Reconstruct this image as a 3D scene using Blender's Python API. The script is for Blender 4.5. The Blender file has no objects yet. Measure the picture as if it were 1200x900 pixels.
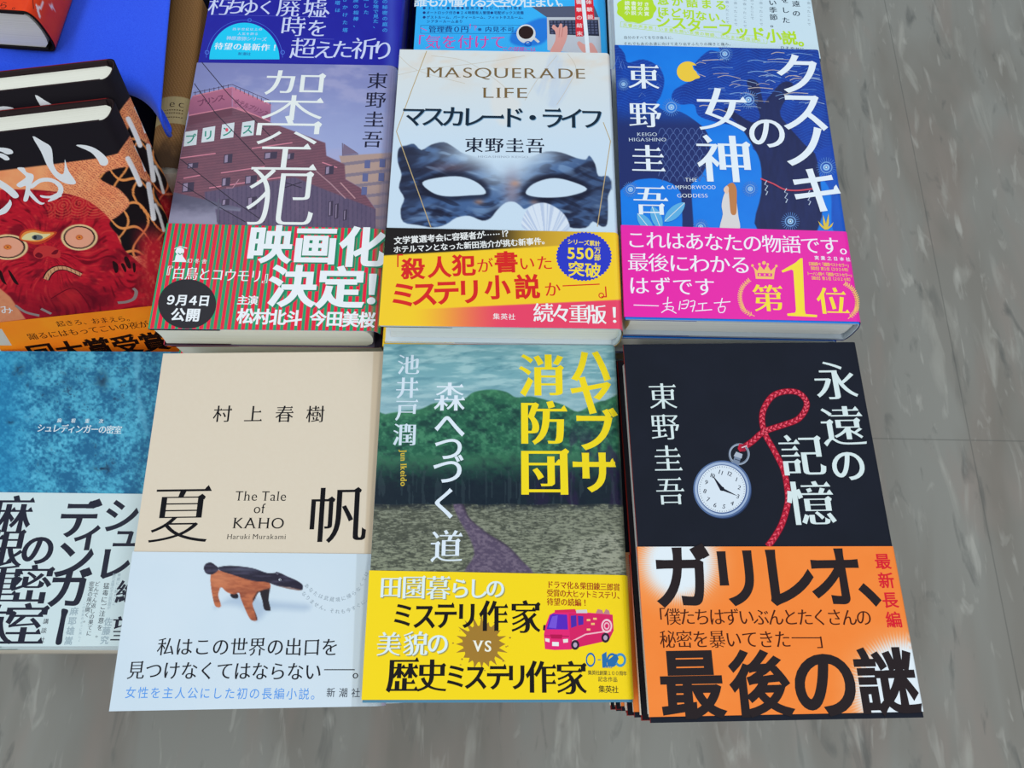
import bpy, math, random
import numpy as np
from mathutils import Matrix, Vector
from mathutils.geometry import delaunay_2d_cdt

# ------------------------------------------------------------------ camera, world, lamps, exposure
scene = bpy.context.scene
COL = scene.collection
F_PX = 936.39                      # focal length in pixels of the 1200x900 frame
PITCH, ROLL, CAM_Z = math.radians(20.6047), math.radians(2.48313), 0.412808

cam_data = bpy.data.cameras.new('camera')
cam = bpy.data.objects.new('camera', cam_data)
COL.objects.link(cam)
scene.camera = cam
cam_data.sensor_fit = 'HORIZONTAL'
cam_data.sensor_width = 36.0
cam_data.lens = F_PX / 1200.0 * 36.0
cam_data.clip_start = 0.02
CAM_M = Matrix.Rotation(PITCH, 3, 'X') @ Matrix.Rotation(ROLL, 3, 'Z')
cam.matrix_world = Matrix.Translation((0, 0, CAM_Z)) @ CAM_M.to_4x4()

world = bpy.data.worlds.new('world')
scene.world = world
world.use_nodes = True
world.node_tree.nodes['Background'].inputs[0].default_value = (0.80, 0.90, 1.0, 1)
world.node_tree.nodes['Background'].inputs[1].default_value = 0.49

def ceiling_or_fill_lamp(name, loc, size, energy, colour):
    d = bpy.data.lights.new(name, 'AREA')
    d.shape = 'RECTANGLE'
    d.size, d.size_y = size
    d.energy = energy
    d.color = colour
    o = bpy.data.objects.new(name, d)
    o.location = loc
    COL.objects.link(o)
    return o

for lx, ly, le in ((-0.9, 0.9, 10), (0.9, 0.9, 10), (-0.9, -1.6, 19), (0.9, -1.6, 19)):     # rear shop lamps; front pair added as fill to brighten upright faces
    ceiling_or_fill_lamp('ceiling_or_fill_lamp', (lx, ly, 2.0), (0.35, 2.0), le, (0.95, 0.98, 1.0))

vs = scene.view_settings
vs.view_transform = 'Standard'
vs.look = 'None'
vs.gamma = 1.0
vs.use_curve_mapping = False
vs.exposure = 0.0

# ------------------------------------------------------------------ helpers: objects
def lin(c):
    c = np.asarray(c, float) / 255.0
    return np.where(c <= 0.04045, c / 12.92, ((c + 0.055) / 1.055) ** 2.4)

def put(name, mesh, mat=None, parent=None):
    o = bpy.data.objects.new(name, mesh)
    COL.objects.link(o)
    if mat is not None and not mesh.materials:
        mesh.materials.append(mat)
    if parent is not None:
        o.parent = parent
    return o

def empty(name, mat4, label, cat, group=None):
    o = bpy.data.objects.new(name, None)
    COL.objects.link(o)
    o.empty_display_size = 0.03
    o.matrix_world = mat4
    o['label'] = label
    o['category'] = cat
    if group:
        o['group'] = group
    return o

def copy_tree(root, mat4, label, group=None):
    c = root.copy()
    COL.objects.link(c)
    c.matrix_world = mat4
    c['label'] = label
    if group:
        c['group'] = group
    for ch in list(root.children):
        k = ch.copy()
        COL.objects.link(k)
        k.parent = c
        for g in list(ch.children):
            q = g.copy()
            COL.objects.link(q)
            q.parent = k
    return c

class Shape:
    """Collects quads and triangles with one colour per vertex and links them as one mesh."""
    def __init__(self):
        self.v, self.f3, self.f4, self.c, self.n = [], [], [], [], 0
    def add(self, v, f, c):
        v = np.asarray(v, float)
        f = np.asarray(f, int)
        if len(v) == 0 or len(f) == 0:
            return
        c = np.asarray(c, float)
        if c.ndim == 1:
            c = np.tile(c, (len(v), 1))
        self.v.append(v)
        self.c.append(c)
        (self.f3 if f.shape[1] == 3 else self.f4).append(f + self.n)
        self.n += len(v)
    def grid(self, P, c):
        """P: (rows, cols, 3) points"""
        r, k = P.shape[:2]
        i = np.arange(r * k).reshape(r, k)
        f = np.stack([i[:-1, :-1], i[1:, :-1], i[1:, 1:], i[:-1, 1:]], -1).reshape(-1, 4)
        c = np.asarray(c, float)
        self.add(P.reshape(-1, 3), f, c.reshape(-1, 3) if c.ndim > 1 else c)
    def box(self, lo, hi, c):
        x0, y0, z0 = lo
        x1, y1, z1 = hi
        v = [(x0, y0, z0), (x1, y0, z0), (x1, y1, z0), (x0, y1, z0), (x0, y0, z1), (x1, y0, z1), (x1, y1, z1), (x0, y1, z1)]
        self.add(v, [(0, 3, 2, 1), (4, 5, 6, 7), (0, 1, 5, 4), (1, 2, 6, 5), (2, 3, 7, 6), (3, 0, 4, 7)], c)
    def mesh(self, name, smooth=False):
        V = np.concatenate(self.v)
        C = np.concatenate(self.c)
        m = bpy.data.meshes.new(name)
        f3 = np.concatenate(self.f3) if self.f3 else np.zeros((0, 3), int)
        f4 = np.concatenate(self.f4) if self.f4 else np.zeros((0, 4), int)
        loops = np.concatenate([f3.ravel(), f4.ravel()])
        starts = np.concatenate([np.arange(len(f3)) * 3, len(f3) * 3 + np.arange(len(f4)) * 4])
        m.vertices.add(len(V))
        m.vertices.foreach_set('co', V.astype(np.float32).ravel())
        m.loops.add(len(loops))
        m.loops.foreach_set('vertex_index', loops.astype(np.int32))
        m.polygons.add(len(starts))
        m.polygons.foreach_set('loop_start', starts.astype(np.int32))
        m.polygons.foreach_set('use_smooth', np.full(len(starts), bool(smooth)))
        a = m.attributes.new('print_colour', 'FLOAT_COLOR', 'POINT')
        a.data.foreach_set('color', np.concatenate([lin(C), np.ones((len(C), 1))], 1).astype(np.float32).ravel())
        m.update(calc_edges=True)
        m.validate()
        return m

# ------------------------------------------------------------------ helpers: materials
def new_mat(name):
    m = bpy.data.materials.new(name)
    m.use_nodes = True
    nt = m.node_tree
    return m, nt, nt.nodes['Principled BSDF']

def node(nt, kind, **kw):
    n = nt.nodes.new(kind)
    for k, v in kw.items():
        if k.startswith('i_'):
            n.inputs[k[2:].replace('_', ' ')].default_value = v
        else:
            setattr(n, k, v)
    return n

def printed(name, rough, spec, coat=0.0):
    m, nt, b = new_mat(name)
    a = node(nt, 'ShaderNodeAttribute', attribute_name='print_colour')
    nt.links.new(a.outputs['Color'], b.inputs['Base Color'])
    tc = node(nt, 'ShaderNodeTexCoord')
    no = node(nt, 'ShaderNodeTexNoise', i_Scale=900.0, i_Detail=2.0)
    nt.links.new(tc.outputs['Object'], no.inputs['Vector'])
    mr = node(nt, 'ShaderNodeMapRange')
    mr.inputs['To Min'].default_value = rough - 0.05
    mr.inputs['To Max'].default_value = rough + 0.05
    nt.links.new(no.outputs['Fac'], mr.inputs['Value'])
    nt.links.new(mr.outputs['Result'], b.inputs['Roughness'])
    b.inputs['Specular IOR Level'].default_value = spec
    b.inputs['Coat Weight'].default_value = coat
    b.inputs['Coat Roughness'].default_value = 0.25
    return m

GLOSS = printed('glossy_printed_paper', 0.34, 0.14)
MATTE = printed('matte_printed_paper', 0.60, 0.08)

def page_material(name, ca, cb):
    m, nt, b = new_mat(name)
    tc = node(nt, 'ShaderNodeTexCoord')
    mp = node(nt, 'ShaderNodeMapping')
    mp.inputs['Scale'].default_value = (6, 6, 3500)
    no = node(nt, 'ShaderNodeTexNoise', i_Scale=1.0, i_Detail=2.0)
    cr = node(nt, 'ShaderNodeValToRGB')
    cr.color_ramp.elements[0].position, cr.color_ramp.elements[1].position = 0.3, 0.65
    cr.color_ramp.elements[0].color = (*lin(ca), 1)
    cr.color_ramp.elements[1].color = (*lin(cb), 1)
    bu = node(nt, 'ShaderNodeBump', i_Strength=0.25, i_Distance=0.0003)
    nt.links.new(tc.outputs['Object'], mp.inputs['Vector'])
    nt.links.new(mp.outputs['Vector'], no.inputs['Vector'])
    nt.links.new(no.outputs['Fac'], cr.inputs['Fac'])
    nt.links.new(cr.outputs['Color'], b.inputs['Base Color'])
    nt.links.new(no.outputs['Fac'], bu.inputs['Height'])
    nt.links.new(bu.outputs['Normal'], b.inputs['Normal'])
    b.inputs['Roughness'].default_value = 0.8
    b.inputs['Specular IOR Level'].default_value = 0.1
    return m

PAGES = page_material('paper_pages', (232, 232, 226), (246, 246, 240))
PAGES_CREAM = page_material('cream_paper_pages', (236, 234, 216), (250, 248, 234))

def plain(name, rgb, rough=0.6, spec=0.2, metal=0.0):
    m, nt, b = new_mat(name)
    tc = node(nt, 'ShaderNodeTexCoord')
    no = node(nt, 'ShaderNodeTexNoise', i_Scale=60.0, i_Detail=4.0)
    mx = node(nt, 'ShaderNodeMixRGB', blend_type='MULTIPLY')
    mx.inputs['Fac'].default_value = 0.12
    mx.inputs['Color1'].default_value = (*lin(rgb), 1)
    nt.links.new(tc.outputs['Object'], no.inputs['Vector'])
    nt.links.new(no.outputs['Fac'], mx.inputs['Color2'])
    nt.links.new(mx.outputs['Color'], b.inputs['Base Color'])
    b.inputs['Roughness'].default_value = rough
    b.inputs['Specular IOR Level'].default_value = spec
    b.inputs['Metallic'].default_value = metal
    return m

# ------------------------------------------------------------------ helpers: lettering
_fc = bpy.data.curves.new('lettering', 'FONT')
_fo = bpy.data.objects.new('lettering', _fc)
COL.objects.link(_fo)
_raw, _cooked = {}, {}

def outline(ch):
    """closed contours of one character (em = 1), sampled from the built-in font's curves"""
    if ch in _raw:
        return _raw[ch]
    _fc.body = ch
    dg = bpy.context.evaluated_depsgraph_get()
    dg.update()
    ev = _fo.evaluated_get(dg)
    cu = ev.to_curve(dg)
    polys = []
    for s in cu.splines:
        bp = s.bezier_points
        n = len(bp)
        pts = []
        for i in range(n):
            a, b = bp[i], bp[(i + 1) % n]
            p0, p1, p2, p3 = (np.array(q[:2]) for q in (a.co, a.handle_right, b.handle_left, b.co))
            d = p3 - p0
            L = math.hypot(*d)
            if L < 1e-6 and np.hypot(*(p1 - p0)) < 1e-6:
                continue
            off = max(abs(np.cross(d, p1 - p0)), abs(np.cross(d, p2 - p0))) / max(L, 1e-6)
            k = 1 if off < 0.003 else (3 if off < 0.02 else 6)
            for t in np.arange(k) / k:
                pts.append((1 - t) ** 3 * p0 + 3 * (1 - t) ** 2 * t * p1 + 3 * (1 - t) * t * t * p2 + t ** 3 * p3)
        out = []
        for q in pts:
            if not out or np.hypot(*(q - out[-1])) > 1e-4:
                out.append(q)
        if len(out) > 2:
            polys.append(np.array(out))
    ev.to_curve_clear()
    _raw[ch] = polys
    return polys

def area(p):
    x, y = p[:, 0], p[:, 1]
    return 0.5 * np.sum(x * np.roll(y, -1) - y * np.roll(x, -1))

def fill(rings):
    """triangles covering closed rings (counter-clockwise adds, clockwise cuts out), overlaps merged"""
    V, E, o = [], [], 0
    scale = max(float(np.ptp(np.concatenate(rings), axis=0).max()), 1e-9)
    org = np.concatenate(rings).min(0)
    R = [(np.asarray(r, float) - org) / scale for r in rings]
    for r in R:
        n = len(r)
        V += [Vector(q) for q in r]
        E += [(o + i, o + (i + 1) % n) for i in range(n)]
        o += n
    v, e, f, *_ = delaunay_2d_cdt(V, E, [], 0, 1e-6)
    P = np.array([q[:] for q in v])
    F = np.array([k[:3] for k in f], int).reshape(-1, 3)
    if len(F) == 0:
        return np.zeros((0, 2)), F
    c = P[F].mean(1)
    W = np.zeros(len(c))
    for r in R:
        a, b = r, np.roll(r, -1, 0)
        for (x0, y0), (x1, y1) in zip(a, b):
            s = (x1 - x0) * (c[:, 1] - y0) - (c[:, 0] - x0) * (y1 - y0)
            W += ((y0 <= c[:, 1]) & (y1 > c[:, 1]) & (s > 0)).astype(int)
            W -= ((y0 > c[:, 1]) & (y1 <= c[:, 1]) & (s < 0)).astype(int)
    return P * scale + org, F[W > 0.5]

def cook(ch, dx, dy, serif):
    """triangles of a character, strokes thickened by dx across and dy up, with optional serifs"""
    key = (ch, dx, dy, serif)
    if key in _cooked:
        return _cooked[key]
    polys = outline(ch)
    if not polys:
        _cooked[key] = (np.zeros((0, 2)), np.zeros((0, 3), int))
        return _cooked[key]
    big = max(polys, key=lambda p: abs(area(p)))
    if area(big) < 0:
        polys = [p[::-1] for p in polys]
    res, extra = [], []
    for p in polys:
        e = np.roll(p, -1, 0) - p
        L = np.hypot(e[:, 0], e[:, 1])
        t = e / L[:, None]
        nrm = np.stack([t[:, 1], -t[:, 0]], 1)
        d = dx * nrm[:, 0] ** 2 + dy * nrm[:, 1] ** 2
        q = p.copy()
        lim = 2.2 * max(abs(dx), abs(dy), 1e-6)
        for i in range(len(p)):
            n1, n2, d1, d2 = nrm[i - 1], nrm[i], d[i - 1], d[i]
            det = n1[0] * n2[1] - n1[1] * n2[0]
            if abs(det) < 0.25:
                s = n1 + n2
                l2 = max(np.hypot(*s), 1e-6)
                v = s / l2 * (d1 + d2) / 2
            else:
                v = np.array([(d1 * n2[1] - d2 * n1[1]) / det, (n1[0] * d2 - n2[0] * d1) / det])
                m = np.hypot(*v)
                if m > lim:
                    v *= lim / m
            q[i] = p[i] + v
        res.append(q)
        if serif:
            n = len(p)
            for i in range(n):
                a, b, c = i - 1, i, (i + 1) % n
                if serif == 'latin':
                    if abs(nrm[b, 1]) > 0.95 and 0.04 < L[b] < 0.14 and abs(t[a, 1]) > 0.75 and abs(t[c, 1]) > 0.75 and L[a] > 0.1 and L[c] > 0.1:
                        x0, x1 = sorted((q[b, 0], q[c, 0]))
                        y0 = q[b, 1] if nrm[b, 1] < 0 else q[b, 1] - 0.026
                        extra.append(np.array([(x0 - .05, y0), (x1 + .05, y0), (x1 + .05, y0 + .026), (x0 - .05, y0 + .026)]))
                else:
                    k = serif
                    if nrm[b, 0] > 0.95 and 0.035 < L[b] < 0.11 and t[a, 0] > 0.9 and t[c, 0] < -0.9 and L[a] > 0.08 and L[c] > 0.08:
                        xr, yb, yt = q[b, 0], q[b, 1], q[c, 1]
                        extra.append(np.array([(xr - .12 * k, yb), (xr + .015, yb), (xr + .015, yb + .01), (xr - .04 * k, yt + .065 * k), (xr - .075 * k, yt + .03 * k)]))
                    elif t[a, 1] > 0.95 and t[b, 0] < -0.95 and L[a] > 0.1 and L[b] > 0.12:
                        x, y = q[b]
                        extra.append(np.array([(x - .10 * k, y - .004), (x + .012 * k, y - .05), (x + .03 * k, y - .005), (x - .03 * k, y + .045 * k)]))
    V, T = fill(res + [p if area(p) > 0 else p[::-1] for p in extra])
    _cooked[key] = (V, T)
    return _cooked[key]

STYLE = {                     # dx, dy, serif
    'g': (0.0, 0.0, 0),       # plain sans
    'gb': (0.022, 0.018, 0),  # bold sans
    'gx': (0.036, 0.026, 0),  # black sans
    'm': (0.008, -0.014, 1.0),   # mincho
    'mb': (0.022, -0.013, 1.15), # bold mincho
    'mx': (0.036, -0.008, 1.2),  # heavy mincho
    'ml': (-0.004, -0.016, 0.9), # light mincho
    'l': (0.002, -0.010, 'latin'),
    'lb': (0.030, 0.004, 'latin'),
}
KANA = {'m': (0.010, -0.004), 'mb': (0.022, 0.006), 'mx': (0.036, 0.016)}

def style_of(ch, style, size):
    dx, dy, sf = STYLE[style]
    if style in KANA and ('\u3040' <= ch <= '\u30ff' or ch in '、。「」『』！々'):
        dx, dy = KANA[style]
        if style == 'm' or size < 16:
            sf = 0
    elif style in KANA:
        if size < 12:
            dy, sf = dy + 0.014, 0
        elif size < 26:
            dy = dy + 0.006
    return dx, dy, sf
# ------------------------------------------------------------------ helpers: noise for printed pictures
def _hash(ix, iy, seed):
    h = (ix.astype(np.int64) * 374761393 + iy.astype(np.int64) * 668265263 + seed * 974634777) & 0xFFFFFFFF
    h = ((h ^ (h >> 13)) * 1274126177) & 0xFFFFFFFF
    return ((h ^ (h >> 16)) & 0xFFFF) / 65535.0

def noise(x, y, seed=0):
    ix, iy = np.floor(x), np.floor(y)
    fx, fy = x - ix, y - iy
    fx, fy = fx * fx * (3 - 2 * fx), fy * fy * (3 - 2 * fy)
    a, b = _hash(ix, iy, seed), _hash(ix + 1, iy, seed)
    c, d = _hash(ix, iy + 1, seed), _hash(ix + 1, iy + 1, seed)
    return (a * (1 - fx) + b * fx) * (1 - fy) + (c * (1 - fx) + d * fx) * fy

def fbm(x, y, seed=0, n=4):
    s, a, t = 0, 0.5, 0
    for i in range(n):
        s = s + a * noise(x * 2 ** i, y * 2 ** i, seed + i)
        t += a
        a *= 0.55
    return s / t

def step(a, b, x):
    t = np.clip((x - a) / (b - a), 0, 1)
    return t * t * (3 - 2 * t)

def mix(A, B, t):
    A, B = np.asarray(A, float), np.asarray(B, float)
    t = np.asarray(t)[..., None]
    return A * (1 - t) + B * t

def inside(X, Y, poly):
    r = np.zeros(X.shape, bool)
    n = len(poly)
    for i in range(n):
        x0, y0 = poly[i]
        x1, y1 = poly[(i + 1) % n]
        if y0 == y1:
            continue
        c = ((Y >= y0) != (Y >= y1)) & (X < (x1 - x0) * (Y - y0) / (y1 - y0) + x0)
        r ^= c
    return r

def seg_dist(X, Y, pts):
    d = np.full(X.shape, 1e9)
    for (x0, y0), (x1, y1) in zip(pts[:-1], pts[1:]):
        dx, dy = x1 - x0, y1 - y0
        t = np.clip(((X - x0) * dx + (Y - y0) * dy) / (dx * dx + dy * dy + 1e-9), 0, 1)
        d = np.minimum(d, np.hypot(X - x0 - t * dx, Y - y0 - t * dy))
    return d

def soft_in(X, Y, poly, w):
    """1 inside the polygon, fading to 0 over w pixels at its rim"""
    d = seg_dist(X, Y, list(poly) + [poly[0]])
    return step(-w, w, np.where(inside(X, Y, poly), d, -d))

def smooth_curve(pts, closed=True, k=6):
    P = np.array(pts, float)
    n = len(P)
    out = []
    for i in range(n if closed else n - 1):
        if closed:
            a, b, c, d = P[(i - 1) % n], P[i], P[(i + 1) % n], P[(i + 2) % n]
        else:
            a, b, c, d = P[max(i - 1, 0)], P[i], P[i + 1], P[min(i + 2, n - 1)]
        for t in np.arange(k) / k:
            out.append(0.5 * (2 * b + (c - a) * t + (2 * a - 5 * b + 4 * c - d) * t * t + (3 * b - a - 3 * c + d) * t ** 3))
    if not closed:
        out.append(P[-1])
    return [tuple(q) for q in out]

def crop(scale, ox, oy):
    """coordinates noted on an enlarged detail of the photograph -> photograph pixels"""
    def g(*p):
        if len(p) == 2 and not hasattr(p[0], '__len__'):
            return (ox + p[0] / scale, oy + p[1] / scale)
        return [(ox + a / scale, oy + b / scale) for a, b in (p[0] if len(p) == 1 else p)]
    return g

CM = np.array(CAM_M)
EYE = np.array([0, 0, CAM_Z])

def ray(px, py):
    return CM @ np.array([(px - 600) / F_PX, -(py - 450) / F_PX, -1.0])

# ------------------------------------------------------------------ helpers: books
class Book:
    """local frame: cover centre at x = y = 0, underside at z = 0, front cover at z = T, spine on the +x side"""
    def __init__(self, mat4, w, h, T, r=0.004):
        self.m4 = mat4
        self.M = np.array(mat4)
        self.I = np.array(mat4.inverted())
        self.w, self.h, self.T, self.r = w, h, T, r
    def px2loc(self, px, py):
        d = self.I[:3, :3] @ ray(px, py)
        o = self.I[:3, :3] @ EYE + self.I[:3, 3]
        t = (self.T + 0.0002 - o[2]) / d[2]
        return (o + t * d)[:2]
    def grid_loc(self, X, Y):
        """local x of photograph pixels (arrays) on the cover plane"""
        d = np.stack([(X - 600) / F_PX, -(Y - 450) / F_PX, np.full(X.shape, -1.0)], -1) @ (self.I[:3, :3] @ CM).T
        o = self.I[:3, :3] @ EYE + self.I[:3, 3]
        t = (self.T - o[2]) / d[..., 2]
        return o[0] + t * d[..., 0]
    def loc2px(self, P):
        W = P @ self.M[:3, :3].T + self.M[:3, 3]
        q = (W - EYE) @ CM
        return 600 + F_PX * q[..., 0] / -q[..., 2], 450 - F_PX * q[..., 1] / -q[..., 2]
    def arc(self, extra=0.0, n=14):
        """cross-section of the wrap round the spine, front to back"""
        a = np.linspace(math.pi / 2, -math.pi / 2, n)
        cx, cz = self.w / 2 - self.r, self.T / 2
        p = 0.75
        ca, sa = np.cos(a), np.sin(a)
        return np.stack([cx + (self.r + extra) * np.sign(ca) * np.abs(ca) ** p,
                         cz + (self.T / 2 + extra) * np.sign(sa) * np.abs(sa) ** p], 1)
    def wrap(self, S, y0, y1, paint, spine, back, extra=0.0, step_mm=0.4, x0=None, flap=True, k=5, n=14, edge=None):
        """front panel, spine and back panel of a jacket or band between heights y0 and y1 (functions of x or numbers)"""
        s = step_mm / 1000
        xl = -self.w / 2 - extra if x0 is None else x0
        xr = self.w / 2 - self.r
        nx, ny = max(2, int((xr - xl) / s)), max(2, int((max(y1) - min(y0)) / s))
        xs = np.linspace(xl, xr, nx)
        A = self.arc(extra, n)
        xs = np.concatenate([xs, A[1:k, 0]])
        zs = np.concatenate([np.full(nx, self.T + extra), A[1:k, 1]])
        tt = np.linspace(1, 0, ny)[:, None]
        lo = y0[0] + (y0[1] - y0[0]) * (xs + self.w / 2) / self.w
        hi = y1[0] + (y1[1] - y1[0]) * (xs + self.w / 2) / self.w
        Yg = lo + (hi - lo) * tt
        P = np.stack([np.broadcast_to(xs, Yg.shape), Yg, np.broadcast_to(zs, Yg.shape)], -1)
        X, Y = self.loc2px(P)
        S.grid(P, paint(X, Y))
        B = A[k - 1:]
        ends = np.array([y1[1], y0[1]])[:, None]
        Q = np.stack([np.broadcast_to(B[:, 0], (2, len(B))), np.broadcast_to(ends, (2, len(B))), np.broadcast_to(B[:, 1], (2, len(B)))], -1)
        if len(B) > 1:
            S.grid(Q, spine)
        xb = np.array([A[-1, 0], xl])
        zb = np.array([A[-1, 1], -extra])
        yb = np.array([[y1[1], y1[0]], [y0[1], y0[0]]])
        S.grid(np.stack([np.tile(xb, (2, 1)), yb, np.tile(zb, (2, 1))], -1), back)
        if flap:       # the turned-in flaps at the fore-edge
            for za, zc in ((self.T + extra, self.T - 0.0016), (-extra, 0.0016)):
                xf = np.array([xl, xl - 0.0002, xl, xl + 0.04])
                zf = np.array([za, (za + zc) / 2, zc, zc])
                yy = np.array([[y1[0]] * 4, [y0[0]] * 4])
                S.grid(np.stack([np.tile(xf, (2, 1)), yy, np.tile(zf, (2, 1))], -1), back if edge is None else np.repeat(np.array(edge, float)[:, None], 4, 1))

class Print:
    """lays lettering and vector shapes, measured in photograph pixels, onto the cover plane of a book"""
    def __init__(self, book, shape, lift):
        self.b, self.s, self.z, self.k = book, shape, book.T + lift, 0
    def P(self, p):
        return self.b.px2loc(*p)
    def put(self, V, T, col, layer=None):
        if layer is None:
            self.k += 1
            layer = self.k
        z = self.z + 1.0e-5 + layer * 7e-7
        self.s.add(np.column_stack([V, np.full(len(V), z)]), T, col)
    def glyph(self, ch, c, sx, sy, ang, col, style, size, odd=0):
        dx, dy, sf = style_of(ch, style, size)
        V, T = cook(ch, dx, dy, sf)
        if len(V) == 0:
            return
        mid = (V[:, 0].min() + V[:, 0].max()) / 2 if ch in '！？⁉' else 0.5
        q = (V - np.array([mid, 0.38])) * np.array([sx, sy])
        ca, sa = math.cos(ang), math.sin(ang)
        q = np.stack([q[:, 0] * ca - q[:, 1] * sa, q[:, 0] * sa + q[:, 1] * ca], 1) + c
        self.put(q, T, col, self.k + .45 * odd)
    def T(self, text, p0, p1, size, col, style='m', asp=1.0, tilt=False, rot=0.0):
        """characters evenly spaced between the centres p0 and p1; size = em in pixels"""
        self.k += 1
        a = self.P(p0)
        b = self.P(p1) if p1 is not None else a
        n = len(text)
        for i, ch in enumerate(text):
            t = i / (n - 1) if n > 1 else 0
            c = a + (b - a) * t
            px = (p0[0] + ((p1[0] - p0[0]) * t if p1 else 0), p0[1] + ((p1[1] - p0[1]) * t if p1 else 0))
            s = np.hypot(*(self.P((px[0] + size / 2, px[1])) - self.P((px[0] - size / 2, px[1]))))
            ang = math.atan2(*(b - a)[::-1]) if tilt else 0.0
            self.glyph(ch, c, s, s * asp, ang + rot, col, style, size, i % 2)
    def each(self, items, col, style='m', asp=1.0, tilt=0.0):
        """(character, (x, y), size) items; tilt in radians"""
        self.k += 1
        for i, (ch, p, size) in enumerate(items):
            s = np.hypot(*(self.P((p[0] + size / 2, p[1])) - self.P((p[0] - size / 2, p[1]))))
            self.k += .5
            self.glyph(ch, self.P(p), s, s * asp, tilt, col, style, size)
    def L(self, text, p0, p1, cap, col, style='l'):
        """Latin line whose ink runs along the baseline from p0 to p1, capitals cap pixels tall"""
        self.k += 1
        dx, dy, sf = STYLE[style]
        x, parts = 0.0, []
        for ch in text:
            if ch == ' ':
                x += 0.26
                continue
            V, T = cook(ch, dx, dy, sf)
            w = V[:, 0].max()
            parts.append((V + np.array([x, 0]), T))
            x += w + 0.07
        allx = np.concatenate([v[:, 0] for v, _ in parts])
        lo, hi = allx.min(), allx.max()
        a, b = self.P(p0), self.P(p1)
        d = b - a
        ex = d / np.hypot(*d)
        ey = np.array([-ex[1], ex[0]])
        m = (p0[0] + p1[0]) / 2, (p0[1] + p1[1]) / 2
        up = np.array([p1[1] - p0[1], -(p1[0] - p0[0])], float)
        up = up / np.hypot(*up) * cap
        h = np.hypot(*(self.P((m[0] + up[0], m[1] + up[1])) - self.P(m)))
        for V, T in parts:  # near-black board colour stands in for shade inside the rolled hem
            q = a + np.outer((V[:, 0] - lo) / (hi - lo), d) + np.outer(V[:, 1] / 0.73 * h, ey)
            self.put(q, T, col, self.k)
    def V(self, pts, col, holes=()):
        """filled polygon through pixel points"""
        rings = [np.array([self.P(p) for p in r]) for r in [pts, *holes]]
        rings = [r if (area(r) > 0) == (i == 0) else r[::-1] for i, r in enumerate(rings)]
        self.put(*fill(rings), col)
    def S(self, pts, width, col):
        """stroke of constant width (pixels) along pixel points"""
        w = np.hypot(*(self.P((pts[0][0] + width / 2, pts[0][1])) - self.P((pts[0][0] - width / 2, pts[0][1]))))
        q = np.array([self.P(p) for p in pts])
        t = np.gradient(q, axis=0)
        t /= np.maximum(np.hypot(t[:, 0], t[:, 1]), 1e-9)[:, None]
        n = np.stack([-t[:, 1], t[:, 0]], 1) * w / 2
        quads = [np.array([q[i] + n[i], q[i] - n[i], q[i + 1] - n[i + 1], q[i + 1] + n[i + 1]]) for i in range(len(q) - 1)]
        if len(q) == 2:
            self.put(quads[0], np.array([(0, 1, 2), (0, 2, 3)]), col)
        else:
            self.put(*fill([k if area(k) > 0 else k[::-1] for k in quads]), col)
    def E(self, c, rx, ry, col, n=40, ring=None, a0=0.0):
        """ellipse (pixels); ring = inner fraction for an annulus"""
        a = a0 + np.arange(n) / n * 2 * math.pi
        o = [(c[0] + rx * math.cos(k), c[1] + ry * math.sin(k)) for k in a]
        if ring is None:
            self.V(o, col)
        else:
            q = [(c[0] + rx * ring * math.cos(k), c[1] + ry * ring * math.sin(k)) for k in a]
            V = np.array([self.P(p) for p in o + q])
            T = []
            for i in range(n):
                j = (i + 1) % n
                T += [(i, j, n + i), (j, n + j, n + i)]
            self.put(V, np.array(T), col)

def page_block(book, mat, inset=0.003, edge=0.0012, fore=0.002, parent=None, back=0.0):
    """the stack of leaves: slightly hollow fore-edge, slightly rounded spine side"""
    S = Shape()
    z0, z1 = edge, book.T - edge
    n = 9
    zz = np.linspace(z0, z1, n)
    u = (zz - (z0 + z1) / 2) / ((z1 - z0) / 2)
    xl = -book.w / 2 + fore + 0.0012 * (1 - u ** 2)
    xr = book.w / 2 - book.r - back + 0.75 * book.r * np.sqrt(np.maximum(0, 1 - u ** 2))
    y0, y1 = -book.h / 2 + inset, book.h / 2 - inset
    ring = np.concatenate([np.stack([xl, zz], 1), np.stack([xr, zz], 1)[::-1]])
    V = np.concatenate([np.column_stack([ring[:, 0], np.full(2 * n, y), ring[:, 1]]) for y in (y0, y1)])
    m = 2 * n
    S.add(V, [(i, (i + 1) % m, m + (i + 1) % m, m + i) for i in range(m)], (240, 238, 230))
    S.add(V[:m], [(i, i + 1, m - 2 - i, m - 1 - i) for i in range(n - 1)], (240, 238, 230))
    S.add(V[m:], [(m - 1 - i, m - 2 - i, i + 1, i) for i in range(n - 1)], (240, 238, 230))
    return put('page_block', S.mesh('page_block'), mat, parent)

def boards(book, parent, col, thick=0.002):
    """the stiff case of a hardback under its jacket"""
    S = Shape()
    w, h, T = book.w, book.h, book.T
    xr = w / 2 - book.r
    S.box((-w / 2 + .0004, -h / 2 + .0003, T - .0003 - thick), (xr, h / 2 - .0003, T - .0003), col)
    S.box((-w / 2 + .0004, -h / 2 + .0003, .0003), (xr, h / 2 - .0003, .0003 + thick), col)
    A, B = book.arc(-.0004), book.arc(-.0012)
    ring = np.concatenate([A, B[::-1]])
    n = len(A)
    V = np.concatenate([np.column_stack([ring[:, 0], np.full(2 * n, y), ring[:, 1]]) for y in (-h / 2 + .0003, h / 2 - .0003)])
    m = 2 * n
    S.add(V, [(i, (i + 1) % m, m + (i + 1) % m, m + i) for i in range(m)], col)
    for o in (0, m):
        S.add(V[o:o + m], [(i, i + 1, m - 2 - i, m - 1 - i) for i in range(n - 1)], col)
    return put('cover_board', S.mesh('cover_board'), MATTE, parent)

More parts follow.
